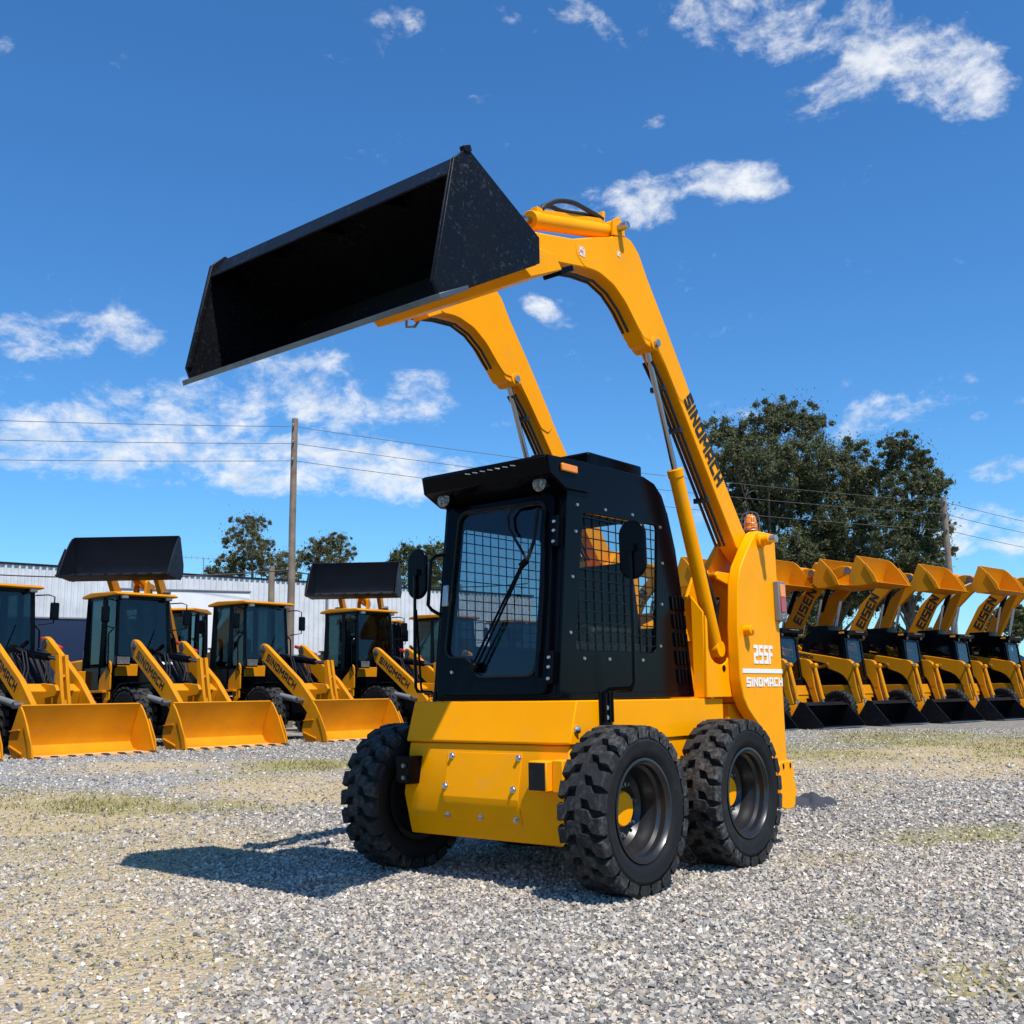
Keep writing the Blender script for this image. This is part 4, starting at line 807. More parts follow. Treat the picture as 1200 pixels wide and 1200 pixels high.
BARK = paint('bark', (.13, .105, .08), .9, var=.4, dirt=(.05, .04, .03), dscale=5, dlo=.45, dhi=.65, bump=.5, bscale=20)
LF_DARK = leafmat('dark_needles', (.05, .068, .028), (.10, .115, .05), (.18, .175, .09))
LF_OLIVE = leafmat('olive_leaves', (.07, .078, .036), (.125, .125, .06), (.20, .175, .09))
LF_GREEN = leafmat('green_leaves', (.06, .085, .03), (.105, .125, .048), (.17, .17, .075))

# ------------------------------------------------------------------ ground
def smooth(x): x = np.clip(x, 0, 1); return x*x*(3-2*x)
def hashnoise(x, y, s, seed):
    """value noise"""
    x = x*s; y = y*s; xi = np.floor(x).astype(int); yi = np.floor(y).astype(int); fx = smooth(x-xi); fy = smooth(y-yi)
    def h(a, b): v = np.sin(a*127.1+b*311.7+seed*74.7)*43758.5453; return v-np.floor(v)
    return (h(xi, yi)*(1-fx)+h(xi+1, yi)*fx)*(1-fy)+(h(xi, yi+1)*(1-fx)+h(xi+1, yi+1)*fx)*fy
def fbm(x, y, s, seed): return sum(hashnoise(x, y, s*2**k, seed+k)*.5**(k+1) for k in range(4))/.9375
def field(kind, x, y):
    v = np.zeros_like(x)
    for (k, cx, cy, ex, ey, bx, by, a) in PATCHES:
        if k != kind: continue
        det = ex*by-ey*bx; dx = x-cx; dy = y-cy
        u = (dx*by-dy*bx)/det; w = (ex*dy-ey*dx)/det
        v = np.maximum(v, a*smooth(1.35-np.sqrt(u*u+w*w)*.85))
    return v
def dirt_at(x, y): return np.clip(field('d', x, y)*(.6+1.1*fbm(x, y, .9, 3)) + .40*smooth((fbm(x, y, .33, 11)-.55)*5), 0, 1)
def grass_at(x, y): return np.clip(field('g', x, y)*(.25+1.3*fbm(x, y, 1.1, 5)) + .25*smooth((fbm(x, y, .5, 23)-.62)*6), 0, 1)
def blue_at(x, y): return np.clip(field('b', x, y)*(.4+fbm(x, y, .6, 7)) + .5*smooth((fbm(x, y, .25, 31)-.5)*4), 0, 1)
def hgt(x, y): return .05*(fbm(x, y, .22, 2)-.5)*smooth((np.hypot(x+.5, y)-1.6)/2.0) + .012*(fbm(x, y, 1.6, 9)-.5)
def axis_coords(lo, hi, step, far):
    c = list(np.arange(lo, hi+1e-6, step)); s = step
    a = [lo]; 
    while a[-1] > -far: s *= 1.22; a.append(a[-1]-s)
    s = step; b = [c[-1]]
    while b[-1] < far: s *= 1.22; b.append(b[-1]+s)
    return np.array(list(reversed(a[1:]))+c+b[1:])
gx = axis_coords(-30, 6, .14, 1500); gy = axis_coords(-18, 6, .14, 1500)
GX, GY = np.meshgrid(gx, gy, indexing='ij'); nx, ny = GX.shape
GZ = hgt(GX, GY)*smooth((60-np.hypot(GX, GY))/20)
me = bpy.data.meshes.new('ground'); co = np.stack([GX, GY, GZ], -1).reshape(-1, 3)
me.vertices.add(nx*ny); me.vertices.foreach_set('co', co.ravel())
i, j = np.meshgrid(np.arange(nx-1), np.arange(ny-1), indexing='ij'); q = np.stack([i*ny+j, (i+1)*ny+j, (i+1)*ny+j+1, i*ny+j+1], -1).reshape(-1)
nf = (nx-1)*(ny-1); me.loops.add(nf*4); me.loops.foreach_set('vertex_index', q); me.polygons.add(nf)
me.polygons.foreach_set('loop_start', np.arange(nf)*4); me.polygons.foreach_set('loop_total', np.full(nf, 4)); me.update(); me.shade_smooth()
for nm, fn in (('dirt', dirt_at), ('grassy', grass_at), ('bluish', blue_at)):
    a = me.attributes.new(nm, 'FLOAT', 'POINT'); a.data.foreach_set('value', fn(GX, GY).ravel().astype(np.float32))
gm, t, b = nt('gravel_ground')
def attr(nm): n = t.nodes.new('ShaderNodeAttribute'); n.attribute_name = nm; return n.outputs['Fac']
tc = t.nodes.new('ShaderNodeTexCoord'); vo = t.nodes.new('ShaderNodeTexVoronoi'); vo.inputs['Scale'].default_value = 30; vo.inputs['Randomness'].default_value = 1
t.links.new(tc.outputs['Object'], vo.inputs['Vector'])
stone = ramp(t, vo.outputs['Color'], [(0, (.07, .067, .063)), (.35, (.16, .15, .14)), (.65, (.25, .23, .20)), (1, (.38, .35, .31))])
vs_ = t.nodes.new('ShaderNodeTexVoronoi'); vs_.inputs['Scale'].default_value = 9; t.links.new(tc.outputs['Object'], vs_.inputs['Vector'])
blu = ramp(t, vo.outputs['Color'], [(0, (.11, .12, .13)), (.5, (.24, .25, .27)), (1, (.36, .37, .39))])
c = mixc(t, attr('bluish'), stone.outputs['Color'], blu.outputs['Color'])
nd = noise(t, 45, 10, .8); dr = ramp(t, nd.outputs['Fac'], [(.27, (.17, .122, .065)), (.48, (.44, .335, .195)), (.75, (.68, .555, .37))])
fac = t.nodes.new('ShaderNodeMath'); fac.operation = 'MULTIPLY_ADD'; nn = noise(t, 3.5, 6, .7)
mr = t.nodes.new('ShaderNodeMapRange'); mr.inputs['From Min'].default_value = .35; mr.inputs['From Max'].default_value = .65; mr.inputs['To Min'].default_value = -.35; mr.inputs['To Max'].default_value = .35
t.links.new(nn.outputs['Fac'], mr.inputs['Value']); t.links.new(attr('dirt'), fac.inputs[0]); fac.inputs[1].default_value = 1.25; t.links.new(mr.outputs[0], fac.inputs[2]); fac.use_clamp = True
c = mixc(t, fac.outputs[0], c, dr.outputs['Color'])
ng = noise(t, 26, 8, .8); gr = ramp(t, ng.outputs['Fac'], [(.28, (.12, .11, .04)), (.5, (.30, .265, .10)), (.75, (.50, .43, .22))])
fg = t.nodes.new('ShaderNodeMath'); fg.operation = 'MULTIPLY_ADD'; t.links.new(attr('grassy'), fg.inputs[0]); fg.inputs[1].default_value = .95; t.links.new(mr.outputs[0], fg.inputs[2]); fg.use_clamp = True
c = mixc(t, fg.outputs[0], c, gr.outputs['Color'])
t.links.new(c, b.inputs['Base Color']); b.inputs['Roughness'].default_value = .95; b.inputs['Specular IOR Level'].default_value = .15
bp = t.nodes.new('ShaderNodeBump'); bp.inputs['Strength'].default_value = 1; bp.inputs['Distance'].default_value = .022; bp.invert = True
v3 = t.nodes.new('ShaderNodeTexVoronoi'); v3.inputs['Scale'].default_value = 30; t.links.new(tc.outputs['Object'], v3.inputs['Vector'])
n9 = noise(t, 70, 4); am = t.nodes.new('ShaderNodeMath'); am.operation = 'MULTIPLY_ADD'; am.inputs[1].default_value = .4; t.links.new(n9.outputs['Fac'], am.inputs[0]); t.links.new(v3.outputs['Distance'], am.inputs[2])
t.links.new(am.outputs[0], bp.inputs['Height']); t.links.new(bp.outputs['Normal'], b.inputs['Normal'])
me.materials.append(gm); go = bpy.data.objects.new('ground', me); COL.objects.link(go); go['kind'] = 'structure'

# loose stones lying on the yard: one object, nobody could count them
CAMP = np.array([4.543, 3.796])
def scatter(n, d0, d1, power):
    """points around the camera with a density that falls with distance"""
    u = np.random.rand(n); d = (d0**power+(d1**power-d0**power)*u)**(1/power)
    az = R(219.4)+np.random.uniform(-R(42), R(42), n)
    return CAMP[0]+d*np.cos(az), CAMP[1]+d*np.sin(az), d
def stones():
    parts = []
    for n, d0, d1, pw, s0, s1 in ((150000, 1.8, 7.5, 1.7, .0038, .0148), (70000, 7.5, 14, 1.7, .008, .019), (48000, 14, 28, 1.4, .011, .024)):
        x, y, d = scatter(n, d0, d1, pw)
        keep = np.random.rand(n) > np.clip(.78*dirt_at(x, y)+.70*grass_at(x, y), 0, .93)
        x, y = x[keep], y[keep]; s = s0+(s1-s0)*np.random.rand(len(x))**2.0
        parts.append(np.stack([x, y, s], 1))
    x, y, d = scatter(90000, 1.8, 9, 1.6); keep = np.random.rand(len(x)) < .25+.75*dirt_at(x, y); x, y = x[keep], y[keep]
    parts.append(np.stack([x, y, np.random.uniform(.0018, .0055, len(x))*(1+.05*np.hypot(x-CAMP[0], y-CAMP[1]))], 1))     # fines
    P = np.vstack(parts); n = len(P)
    base = np.array([(x, y, z) for x in (-1, 1) for y in (-1, 1) for z in (-1, 1)], float)
    v = base[None]*np.random.uniform(.45, 1.15, (n, 8, 3))
    # random rotation
    qn = np.random.normal(0, 1, (n, 4)); qn /= np.linalg.norm(qn, axis=1)[:, None]; w, a, b_, c_ = qn.T
    Rm = np.stack([1-2*(b_*b_+c_*c_), 2*(a*b_-c_*w), 2*(a*c_+b_*w), 2*(a*b_+c_*w), 1-2*(a*a+c_*c_), 2*(b_*c_-a*w), 2*(a*c_-b_*w), 2*(b_*c_+a*w), 1-2*(a*a+b_*b_)], -1).reshape(n, 3, 3)
    v = np.einsum('nij,nkj->nki', Rm, v*np.array([1, .8, .62])); v[:, :, 2] *= .85
    v = v*P[:, 2][:, None, None]; v[:, :, 0] += P[:, 0][:, None]; v[:, :, 1] += P[:, 1][:, None]; v[:, :, 2] += (hgt(P[:, 0], P[:, 1])+P[:, 2]*.22)[:, None]
    fq = np.array([(0,1,3,2),(4,6,7,5),(0,4,5,1),(2,3,7,6),(0,2,6,4),(1,5,7,3)])
    loops = (np.arange(n)[:, None, None]*8+fq[None]).reshape(-1); nf = n*6
    me = bpy.data.meshes.new('gravel'); me.vertices.add(n*8); me.vertices.foreach_set('co', v.reshape(-1)); me.loops.add(nf*4); me.loops.foreach_set('vertex_index', loops.astype(np.int32))
    me.polygons.add(nf); me.polygons.foreach_set('loop_start', np.arange(nf)*4); me.polygons.foreach_set('loop_total', np.full(nf, 4)); me.update(); me.shade_flat()
    m, t, b = nt('gravel_stone'); g = t.nodes.new('ShaderNodeNewGeometry')
    r = ramp(t, g.outputs['Random Per Island'], [(0, (.13, .122, .11)), (.22, (.26, .243, .222)), (.48, (.40, .366, .32)), (.70, (.52, .472, .405)), (.86, (.48, .375, .25)), (1, (.74, .68, .595))])
    nz = noise(t, 90, 4); r2 = ramp(t, nz.outputs['Fac'], [(.3, (.72, .72, .72)), (.7, (1.1, 1.1, 1.1))]); t.links.new(mixc(t, 1, r.outputs['Color'], r2.outputs['Color'], 'MULTIPLY'), b.inputs['Base Color'])
    b.inputs['Roughness'].default_value = .85; b.inputs['Specular IOR Level'].default_value = .3
    me.materials.append(m); o = bpy.data.objects.new('gravel', me); COL.objects.link(o); tag(o, 'loose grey crushed stones spread over the whole yard', 'gravel', kind='stuff')
stones()
def blades():
    x, y, d = scatter(420000, 1.9, 27, 1.25); g = grass_at(x, y); dd = dirt_at(x, y)
    keep = np.random.rand(len(x)) < np.clip((g-.15)*.75, 0, .6)*(.25+1.5*(fbm(x, y, 2.2, 41)-.3))+np.clip(dd-.2, 0, 1)*.30*(fbm(x, y, 1.3, 47) > .45)
    x, y, d, dd, g = x[keep], y[keep], d[keep], dd[keep], g[keep]; n = len(x)
    h = np.random.uniform(.008, .036, n)*(1+.5*(d > 9))*(.5+.7*g); w = np.random.uniform(.0016, .0035, n)*(1+d/7); az = np.random.uniform(0, 6.28, n); ln = np.random.uniform(.4, 2.6, n)
    z = hgt(x, y); p = np.stack([x, y, z], 1); s = np.stack([np.cos(az), np.sin(az), 0*az], 1)*w[:, None]; up = np.stack([np.sin(az)*ln, -np.cos(az)*ln, np.ones(n)], 1)*h[:, None]
    v = np.stack([p-s, p+s, p+up], 1).reshape(-1, 3)
    me = bpy.data.meshes.new('grass'); me.vertices.add(n*3); me.vertices.foreach_set('co', v.ravel()); me.loops.add(n*3); me.loops.foreach_set('vertex_index', np.arange(n*3)); me.polygons.add(n)
    me.polygons.foreach_set('loop_start', np.arange(n)*3); me.polygons.foreach_set('loop_total', np.full(n, 3)); me.update()
    me.materials.append(leafmat('dry_grass', (.13, .14, .035), (.30, .27, .09), (.52, .41, .22))); o = bpy.data.objects.new('grass', me); COL.objects.link(o)
    tag(o, 'sparse dry yellow green grass growing through the gravel', 'grass', kind='stuff')
blades()
# ------------------------------------------------------------------ the main machine
hero = skid('skid_steer_loader', 'big yellow compact loader in front with black bucket raised high', True, None, True)

# rag beside its rear wheel
bm = bmesh.new(); bmesh.ops.create_grid(bm, x_segments=26, y_segments=20, size=1)
for v in bm.verts:
    x, y = v.co.x, v.co.y; rr = math.hypot(x, y)
    n_ = math.sin(x*7+y*3)*.3+math.sin(y*9-x*4+1)*.3+math.sin(x*15+2)*.12
    ed = 1+.16*math.sin(math.atan2(y, x)*5)+.08*math.sin(math.atan2(y, x)*11)
    v.co = Vector((x*.42*ed, y*.22*ed, max(0, (1-rr**1.5))*.075*(1+.7*n_)+.012+max(0, n_)*.02))
me = bpy.data.meshes.new('rag'); bm.to_mesh(me); bm.free(); me.shade_smooth(); me.materials.append(M['cloth'])
rag = bpy.data.objects.new('rag', me); COL.objects.link(rag); rag.location = (-4.30, -.20, 0); rag.rotation_euler = (0, 0, R(25)); tag(rag, 'crumpled dark grey rag lying on gravel behind the rear wheel', 'rag')

# ------------------------------------------------------------------ left: front row of wheel loaders, buckets on the ground
GF = 'wheel loaders parked in a row with yellow buckets down'
proto = loader('wheel_loader', 'x', GF, 'down', 'std', 2.32)
pos = [(-2.68, 0, 'wheel loader cut off by the left picture edge, only a bucket corner showing'),
       (-5.50, .5, 'wheel loader with nearest whole yellow bucket, its cab cut by the left picture edge'),
       (-8.62, -2, 'wheel loader with yellow bucket down and its cab below the larger raised dark bucket'),
       (-12.05, -1, 'wheel loader with yellow bucket down parked just left of the tall wooden pole'),
       (-15.75, -1, 'wheel loader partly hidden behind the cab and mirror of the big compact loader'),
       (-19.3, 0, 'wheel loader seen through the door glass, left of the two behind the cab'), (-22.9, 1, 'wheel loader seen through the door glass, right of the two behind the cab')]
for k, (x, a, lb) in enumerate(pos):
    o = proto if k == 0 else copy_tree(proto); o.location = (x, -16.73, 0); o.rotation_euler = (0, 0, R(90+a)); o['label'] = lb
    if k > 2 or k == 1: [bpy.data.objects.remove(c) for c in list(o.children) if c.name.startswith('name_plate')]
GR = 'wheel loaders standing behind with dark buckets raised'
proto = loader('wheel_loader', 'x', GR, 'up', 'std', 2.6)
for k, (x, y, a, lb) in enumerate([(-10.41, -20.46, 38, 'wheel loader behind holding the larger dark bucket up, left of the tall pole'), (-17.79, -20.37, 36, 'wheel loader behind holding the smaller dark bucket up, right of the tall pole')]):
    o = proto if k == 0 else copy_tree(proto); o.location = (x, y, 0); o.rotation_euler = (0, 0, R(a)); o['label'] = lb

# ------------------------------------------------------------------ right: row of compact loaders, arms lowered
GS = 'compact loaders parked in a row with black buckets down'
proto = skid('skid_steer_loader', 'x', False, GS, False); sc = 1.15
e = Vector((-2.6, .7)); P0 = Vector((-20.6, -6.8))      # bucket front corners along the row
for k, lb in [(-1, 'compact loader almost wholly hidden behind the rear of the big compact loader'), (0, 'compact loader half hidden by the big machine, its black bucket nearest of the row'),
              (1, 'compact loader with black cab, first whole cab to the right of the big machine'), (2, 'compact loader with black cab, second whole cab from the big machine'),
              (3, 'compact loader with black cab, third whole cab from the big machine'), (4, 'compact loader cut off by the right picture edge')]:
    o = proto if k == -1 else copy_tree(proto); o.scale = (sc, sc, sc)
    a = R(82+random.uniform(-1.5, 1.5)); h = Vector((math.cos(a), math.sin(a))); lft = Vector((-h.y, h.x)); c = P0 + e*k      # right front bucket corner
    org = c - h*1.62*sc + lft*.90*sc
    o.location = (org.x, org.y, 0); o.rotation_euler = (0, 0, a); o['label'] = lb
GE = 'loaders behind with yellow buckets raised on broad arms'
proto = loader('compact_wheel_loader', 'x', GE, 'eis', 'eis', 1.25)
EISPOS = [(-22.65, -12.82, 'raised yellow bucket loader seen only in the gap beside the lift cylinder'), (-24.48, -11.39, 'raised yellow bucket loader whose bucket pokes out right behind the beacon tower'), (-26.11, -10.20, 'raised yellow bucket loader, first with its lettered arm clear of the tower'), (-26.16, -9.16, 'raised yellow bucket loader holding the highest bucket of the row'), (-29.51, -8.55, 'raised yellow bucket loader standing in front of the right utility pole'), (-31.55, -7.33, 'raised yellow bucket loader farthest right but one'), (-33.79, -6.18, 'raised yellow bucket loader cut off by the right picture edge')]
for k, (x, y, lb) in enumerate(EISPOS):
    o = proto if k == 0 else copy_tree(proto); o.location = (x, y, 0); o.scale = (1.5,)*3; o.rotation_euler = (0, 0, R(82+random.uniform(-2, 2))); o['label'] = lb

# ------------------------------------------------------------------ warehouse
def wall_sheet(name, p0, p1, z0, z1, mat, parent):
    a = Vector((p0[0], p0[1], 0)); b = Vector((p1[0], p1[1], 0)); d = (b-a); L = d.length; d.normalize(); n = Vector((-d.y, d.x, 0))
    m = MB(); us = []; u = 0; pr = .25
    while u < L-pr: us += [(u, 0), (u+.13, 0), (u+.155, .05), (u+.225, .05)]; u += pr
    us.append((L, 0)); top = [a+d*u_+n*h for u_, h in us]; k = len(top)
    vs = [(p.x, p.y, z0) for p in top]+[(p.x, p.y, z1) for p in top]
    m.add(vs, [(i_, i_+1, k+i_+1, k+i_) for i_ in range(k-1)]); return m.build(name, mat, parent, sharp=10)
SHEETM = paint('galvanised_white_sheet', (.58, .59, .60), .5, metallic=.0, var=.14, dirt=(.36, .35, .33), dscale=1.2, dlo=.55, dhi=.85)
wh = empty('warehouse', (-26, -34, 0)); tag(wh, 'long pale corrugated metal warehouse behind the left row of loaders', 'building')
def loc(p): return (p[0]+26, p[1]+34)
C0, C1 = loc((-4, -38.3)), loc((-40, -31.5))
# visible wall and its trim
wall_sheet('wall', C1, C0, 0, 6.12, SHEETM, wh)
m = MB(); dd = Vector((C1[0]-C0[0], C1[1]-C0[1], 0)).normalized(); nn_ = Vector((-dd.y, dd.x, 0))
def wbox(u0, u1, z0, z1, d0, d1, name, mat, bev=.01):
    a = Vector((C0[0], C0[1], 0)); m = MB(); U = dd; Nn = -nn_ if nn_.y < 0 else nn_
    vs = [a+U*u+Nn*w+Vector((0, 0, z)) for u in (u0, u1) for w in (d0, d1) for z in (z0, z1)]
    m.add(vs, [(0,1,3,2),(4,6,7,5),(0,4,5,1),(2,3,7,6),(0,2,6,4),(1,5,7,3)]); return m.build(name, mat, wh, bev)
Lw = math.hypot(C1[0]-C0[0], C1[1]-C0[1])
wbox(-.1, Lw+.1, 6.115, 6.19, -.10, .08, 'parapet_flashing', M['bucketblue'])
wbox(0, Lw, 2.75, 2.85, .045, .10, 'girt', M['grey']); wbox(-.02, Lw+.02, 0, .75, .045, .14, 'plinth', M['wood'])
wbox(-.2, Lw+.2, 5.7, 5.95, -14, -.12, 'roof', SHEETM); wbox(0, Lw, 0, 5.69, -13.9, -13.7, 'rear_wall', SHEETM); wbox(0, .2, 0, 5.69, -13.69, -.12, 'end_wall', SHEETM); wbox(Lw-.2, Lw, 0, 5.69, -13.69, -.12, 'end_wall', SHEETM)
for u in (6.0, 15.0, 24.0): wbox(u, u+.09, .8, 6.0, .05, .14, 'downpipe', M['grey'])

# box truck (white body) and the dark blue van between the rows and the wall
WH = paint('white_box_panel', (.74, .74, .73), .5, var=.08, dirt=(.5, .48, .44), dscale=2, dlo=.6, dhi=.85)
def box_truck(name, label, loc_, rz, mat, cabmat, L, H):
    r_ = empty(name, loc_, rz); tag(r_, label, 'truck')
    bd = MB().box((-.3, 0, .95+(H-.95)/2), (L, 2.3, H-.95)).build('cargo_box', mat, r_, .03)
    MB().box((-.3, 0, H+.02), (L+.06, 2.36, .06)).build('roof_rail', M['grey'], bd, .01)
    for u in np.linspace(-L/2+.4, L/2-.4, 6): MB().box((-.3+u, 1.16, .95+(H-.95)/2), (.05, .03, H-1.1)).build('rib', M['grey'], bd, .004)
    MB().prism([(L/2+.0, .6), (L/2+1.7, .6), (L/2+1.75, 1.35), (L/2+1.35, 2.25), (L/2+.0, 2.3)], 'y', -1.0, 1.0).build('cab', cabmat, r_, .06)
    MB().prism([(L/2+1.73, 1.42), (L/2+1.38, 2.18), (L/2+1.40, 2.20), (L/2+1.76, 1.42)], 'y', -.85, .85).build('windscreen', M['darkglass'], r_)
    MB().box((0, 0, .75), (L, .9, .3)).build('chassis', M['black'], r_, .02)
    for x in (-L/2+.9, L/2+.8):
        for s in (1, -1): MB().lathe([(.2, -.12), (.42, -.12), (.45, -.08), (.45, .08), (.42, .12), (.2, .12)], (x, s*.95, .45), 'y', 28).build('wheel', M['rubber'], r_)
    return r_
box_truck('box_truck', 'white box truck body behind the loaders, right of the larger raised dark bucket', (-16.9, -28.6, 0), R(154), WH, WH, 4.4, 4.6)
BL = paint('dark_blue_panel', (.012, .022, .055), .35, var=.15)
box_truck('box_truck', 'low dark blue truck body between the left cabs in front of the warehouse', (-12.5, -29.3, 0), R(160), BL, BL, 5.2, 3.5)

# ------------------------------------------------------------------ poles, wires, antenna
def pole(name, label, x, y, h, r0, r1, fittings, lean=(0, 0)):
    o = empty(name, (x, y, 0)); tag(o, label, 'pole')
    pts = [(lean[0]*k/8+random.uniform(-.012, .012), lean[1]*k/8+random.uniform(-.012, .012), h*k/8-(.1 if k == 0 else 0)) for k in range(9)]
    MB().tube(pts, [r0+(r1-r0)*k/8 for k in range(9)], 14).build('shaft', M['wood'], o)
    for z in fittings:
        f = MB().lathe([(.02, 0), (.045, .01), (.03, .04), (.05, .05), (.03, .09), (.01, .1)], (.14, .10, z), 'z', 12); f.tube([(0, 0, z), (.14, .10, z)], .012, 6); f.build('insulator', M['grey'], o)
        f = MB().lathe([(.02, 0), (.045, .01), (.03, .04), (.05, .05), (.03, .09), (.01, .1)], (-.16, -.10, z), 'z', 12); f.tube([(0, 0, z), (-.16, -.10, z)], .012, 6); f.build('insulator', M['grey'], o)
    return o
pole('utility_pole', 'tall weathered wooden utility pole rising between the left loaders', -17.78, -24.08, 10.32, .135, .10, (10.02, 9.44, 8.84))
pole('utility_pole', 'wooden utility pole at the right edge of the dark trees', -42.4, -10.45, 9.15, .15, .12, (8.9, 8.35, 7.65))
pole('service_pole', 'short grey wooden pole just left of the tall utility pole', -21.7, -30.2, 6.1, .14, .12, ())
def wire(label, a, b, r, sag, mat, name='overhead_wire', group='overhead wires'):
    a, b = Vector(a), Vector(b); pts = [a.lerp(b, k/14)-Vector((0, 0, sag*4*(k/14)*(1-k/14))) for k in range(15)]
    tag(MB().tube(pts, r, 6).build(name, mat, None), label, 'wire', group)
for k, (z, lv) in enumerate(((10.05, 'top'), (9.46, 'middle'), (8.86, 'lowest'))):
    a = (-17.78, -24.08, z)
    wire(f'{lv} of the three thin wires running left from the tall pole', a, (-2.3, -33.6, (9.38, 8.72, 8.06)[k]), .010, .10, M['cable'])
    wire(f'{lv} of the three thin wires running right from the tall pole', a, (-42.4, -10.45, (8.95, 8.4, 7.7)[k]), .010, .25, M['cable'])
    wire(f'{lv} of the three thin wires beyond the right pole', (-42.4, -10.45, (8.95, 8.4, 7.7)[k]), (-62.5, -5.6, (8.5, 7.9, 7.2)[k]), .011, .15, M['cable'])
wire('thick black cable sagging in front of the warehouse, left of the tall pole', (-17.78, -24.08, 5.15), (-8.6, -31.6, 5.1), .022, .28, M['cableblack'])
wire('thick black cable running right from the tall pole towards the trees', (-17.78, -24.08, 5.10), (-27.5, -21.8, 5.2), .022, .3, M['cableblack'])
an = empty('antenna', (-22.6, -36.2, 5.9)); tag(an, 'thin rooftop aerial on the warehouse roof left of the trees', 'antenna')
MB().tube([(0, 0, -.1), (0, 0, 1.2)], .02, 8).build('mast', M['grey'], an)
m = MB(); m.tube([(1.0, -.3, 1.18), (-.9, .28, 1.18)], .012, 6)
for k in range(9): f = k/8; c = Vector((1.0-1.9*f, -.3+.58*f, 1.18)); m.tube([c-Vector((0, 0, .09)), c+Vector((0, 0, .09))], .008, 5)
m.build('boom', M['grey'], an)

# ------------------------------------------------------------------ trees
GT = 'tall dark trees on the right'
tree('tall_tree', 'tallest dark casuarina tree right behind the beacon tower', GT, TREE_R1, LF_DARK, BARK, .5, 10500, (.22, .06), 1.7)
tree('tall_tree', 'middle dark tree of the right clump with lower rounded crown', GT, TREE_R2, LF_DARK, BARK, .5, 10500, (.22, .06), 1.7)
tree('tall_tree', 'dark tree with open gappy crown beside the right utility pole', GT, TREE_R3, LF_DARK, BARK, .42, 10000, (.22, .06), 1.7)
GL_ = 'small olive trees behind the warehouse'
tree('tree', 'airy olive tree behind the warehouse just left of the tall pole', GL_, TREE_L1, LF_OLIVE, BARK, .3, 9500, (.19, .055), 1.9)
tree('tree', 'small olive tree just right of the tall pole', GL_, TREE_L2, LF_OLIVE, BARK, .3, 9500, (.19, .055), 1.8)
tree('tree', 'leafy green tree behind the mirror and grab handle of the big machine', GL_, TREE_L3, LF_GREEN, BARK, .35, 9500, (.21, .065), 1.7)
tree('tree', 'small tree showing beside the smaller raised dark bucket', GL_, TREE_L4, LF_GREEN, BARK, .3, 4600, (.34, .12), 1.4)
GB = 'low distant trees on the right'
tree('distant_tree', 'distant low green tree at the right picture edge', GB, BUSH_R, LF_GREEN, BARK, .3, 3600, (.42, .18), 1.4)
tree('distant_tree', 'distant low green trees between the raised arms', GB, BUSH_M, LF_GREEN, BARK, .2, 3600, (.4, .18), 1.4)
tree('distant_tree', 'low green tree at the foot of the tallest dark tree', GB, BUSH_P, LF_GREEN, BARK, .25, 3600, (.4, .18), 1.4)

# ------------------------------------------------------------------ sky, sun, camera
SUN = Vector((.21, .51, 1)).normalized(); el = math.asin(SUN.z); az = math.atan2(SUN.x, SUN.y)
w = bpy.data.worlds.new('World'); S.world = w; w.use_nodes = True; t = w.node_tree; bg = t.nodes['Background']
sky = t.nodes.new('ShaderNodeTexSky'); sky.sky_type = 'NISHITA'; sky.sun_disc = False; sky.sun_elevation = el; sky.sun_rotation = az
sky.air_density = SKY_AIR; sky.dust_density = SKY_DUST; sky.ozone_density = SKY_OZ
hs = t.nodes.new('ShaderNodeHueSaturation'); hs.inputs['Saturation'].default_value = SKY_SAT; hs.inputs['Value'].default_value = 1; hs.inputs['Hue'].default_value = SKY_HUE
t.links.new(sky.outputs[0], hs.inputs['Color']); hsm = mixc(t, 1.0, hs.outputs[0], SKY_MUL, 'MULTIPLY')
tc = t.nodes.new('ShaderNodeTexCoord'); D = tc.outputs['Generated']
def vm(op, a, b): 
    n = t.nodes.new('ShaderNodeVectorMath'); n.operation = op
    for i_, v in enumerate((a, b)):
        if hasattr(v, 'links'): t.links.new(v, n.inputs[i_])
        else: n.inputs[i_].default_value = v
    return n
def mt(op, a, b=0., c=0., clamp=False):
    n = t.nodes.new('ShaderNodeMath'); n.operation = op; n.use_clamp = clamp
    for i_, v in enumerate((a, b, c)):
        if hasattr(v, 'links'): t.links.new(v, n.inputs[i_])
        else: n.inputs[i_].default_value = v
    return n.outputs[0]
# wisps: a noise field warped by another, thresholded inside hand-placed cloud areas of the sky
wn = t.nodes.new('ShaderNodeTexNoise'); wn.inputs['Scale'].default_value = 9; wn.inputs['Detail'].default_value = 6; t.links.new(D, wn.inputs['Vector'])
ws = vm('SUBTRACT', wn.outputs['Color'], (.5, .5, .5)); ws2 = t.nodes.new('ShaderNodeVectorMath'); ws2.operation = 'SCALE'; ws2.inputs['Scale'].default_value = .04; t.links.new(ws.outputs[0], ws2.inputs[0])
DW = vm('ADD', D, ws2.outputs[0]).outputs[0]
DS = vm('MULTIPLY', DW, (1, 1, 1.7)).outputs[0]
n1 = t.nodes.new('ShaderNodeTexNoise'); n1.inputs['Scale'].default_value = 19; n1.inputs['Detail'].default_value = 12; n1.inputs['Roughness'].default_value = .67; t.links.new(DS, n1.inputs['Vector'])
mask = None
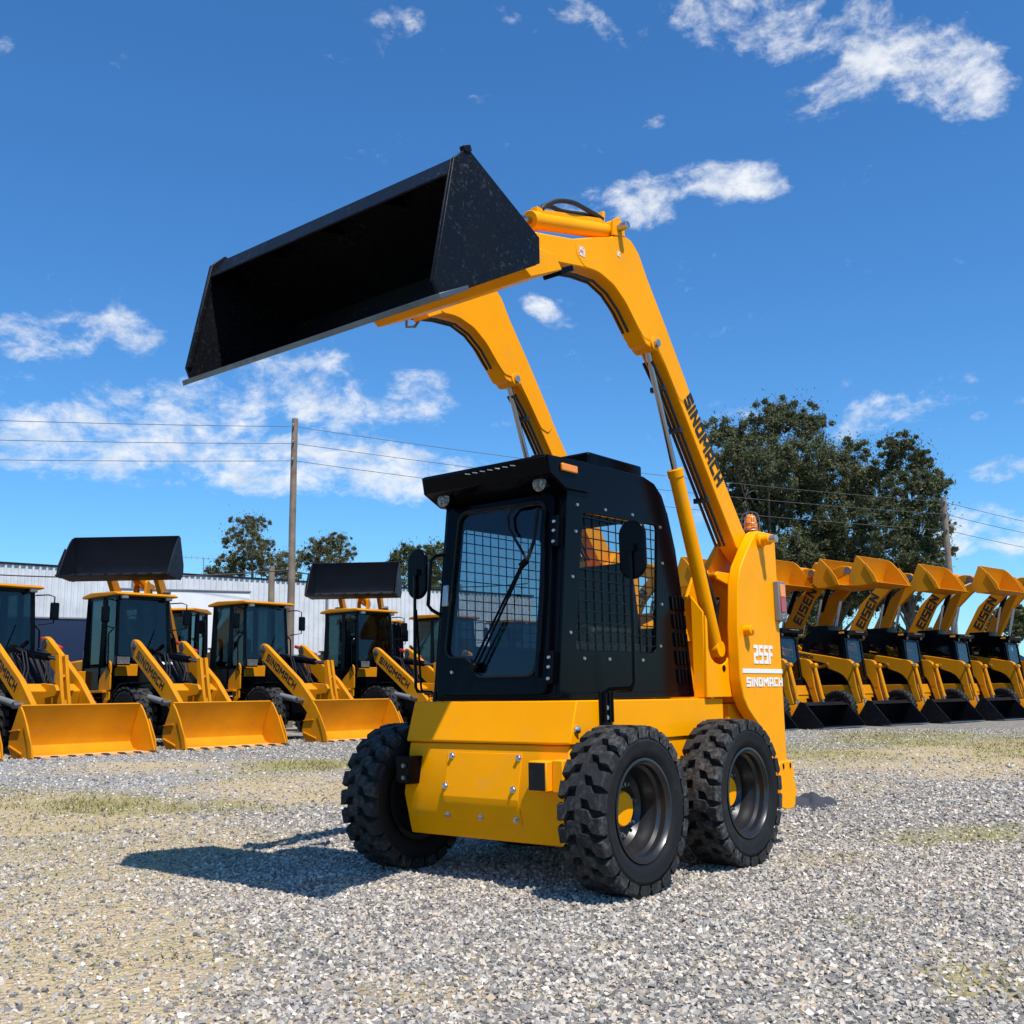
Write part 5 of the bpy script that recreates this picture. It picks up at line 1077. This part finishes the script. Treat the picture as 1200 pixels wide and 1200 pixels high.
for (x, y, z, rx, ry, a, rot) in CLOUDS:
    c = Vector((x, y, z)); rt = c.cross(Vector((0, 0, 1))).normalized(); up = rt.cross(c); ca, sa = math.cos(R(rot)), math.sin(R(rot)); u_ = rt*ca+up*sa; v_ = up*ca-rt*sa
    df = vm('SUBTRACT', DW, tuple(c)).outputs[0]
    a_ = vm('DOT_PRODUCT', df, tuple(u_/rx)).outputs['Value']; b_ = vm('DOT_PRODUCT', df, tuple(v_/ry)).outputs['Value']
    q2 = mt('MULTIPLY_ADD', a_, a_, mt('MULTIPLY', b_, b_)); f_ = mt('DOT', 0) if False else vm('DOT_PRODUCT', D, tuple(c)).outputs['Value']
    g = mt('MULTIPLY', mt('MULTIPLY', mt('SUBTRACT', 1.25, q2, clamp=True), mt('GREATER_THAN', f_, .3)), a)
    mask = g if mask is None else mt('SMOOTH_MAX', mask, g, .15)
n3 = t.nodes.new('ShaderNodeTexNoise'); n3.inputs['Scale'].default_value = 52; n3.inputs['Detail'].default_value = 8; n3.inputs['Roughness'].default_value = .6; t.links.new(DS, n3.inputs['Vector'])
dens = mt('ADD', mt('MULTIPLY_ADD', mask, .78, -.42), mt('ADD', mt('MULTIPLY', mt('SUBTRACT', n1.outputs['Fac'], .49), 2.3), mt('MULTIPLY', mt('SUBTRACT', n3.outputs['Fac'], .5), .75)))
mr = t.nodes.new('ShaderNodeMapRange'); mr.interpolation_type = 'SMOOTHSTEP'; mr.inputs['From Min'].default_value = .0; mr.inputs['From Max'].default_value = .85; t.links.new(dens, mr.inputs['Value'])
cf = mt('MULTIPLY', mr.outputs[0], .93)
n2 = t.nodes.new('ShaderNodeTexNoise'); n2.inputs['Scale'].default_value = 30; n2.inputs['Detail'].default_value = 5; t.links.new(DS, n2.inputs['Vector'])
cr = ramp(t, n2.outputs['Fac'], [(.3, (.70, .77, .86)), (.6, (.95, .97, 1.0))])
cs = t.nodes.new('ShaderNodeVectorMath'); cs.operation = 'SCALE'; cs.inputs['Scale'].default_value = CLOUD_B; t.links.new(cr.outputs[0], cs.inputs[0])
mx = mixc(t, cf, hsm, cs.outputs[0])
t.links.new(mx, bg.inputs['Color']); bg.inputs['Strength'].default_value = SKY_STR
ld = bpy.data.lights.new('sun', 'SUN'); ld.energy = SUN_E; ld.angle = R(.53); ld.color = (1, .955, .89)
lo = bpy.data.objects.new('sun', ld); COL.objects.link(lo); lo.rotation_euler = (-SUN).to_track_quat('-Z', 'Y').to_euler(); lo.location = (0, 0, 30)
cd = bpy.data.cameras.new('camera'); co_ = bpy.data.objects.new('camera', cd); COL.objects.link(co_)
r_ = Vector((-.63677423, .77091857, -.01425282)); u_ = Vector((.12165345, .11870413, .98544902)); f_ = Vector((-.76139281, -.62577464, .16937263))
mw = Matrix((( r_.x, u_.x, -f_.x, 4.543), (r_.y, u_.y, -f_.y, 3.7962), (r_.z, u_.z, -f_.z, .98509), (0, 0, 0, 1)))
co_.matrix_world = mw; cd.sensor_width = 36; cd.lens = 1237.62/1200*36; cd.clip_start = .05; cd.clip_end = 5000
S.camera = co_
vs = S.view_settings; S.display_settings.display_device = 'sRGB'; vs.view_transform = 'Standard'; vs.look = 'None'; vs.exposure = EXPO; vs.gamma = 1
S.cycles.max_bounces = 8; S.cycles.transparent_max_bounces = 24
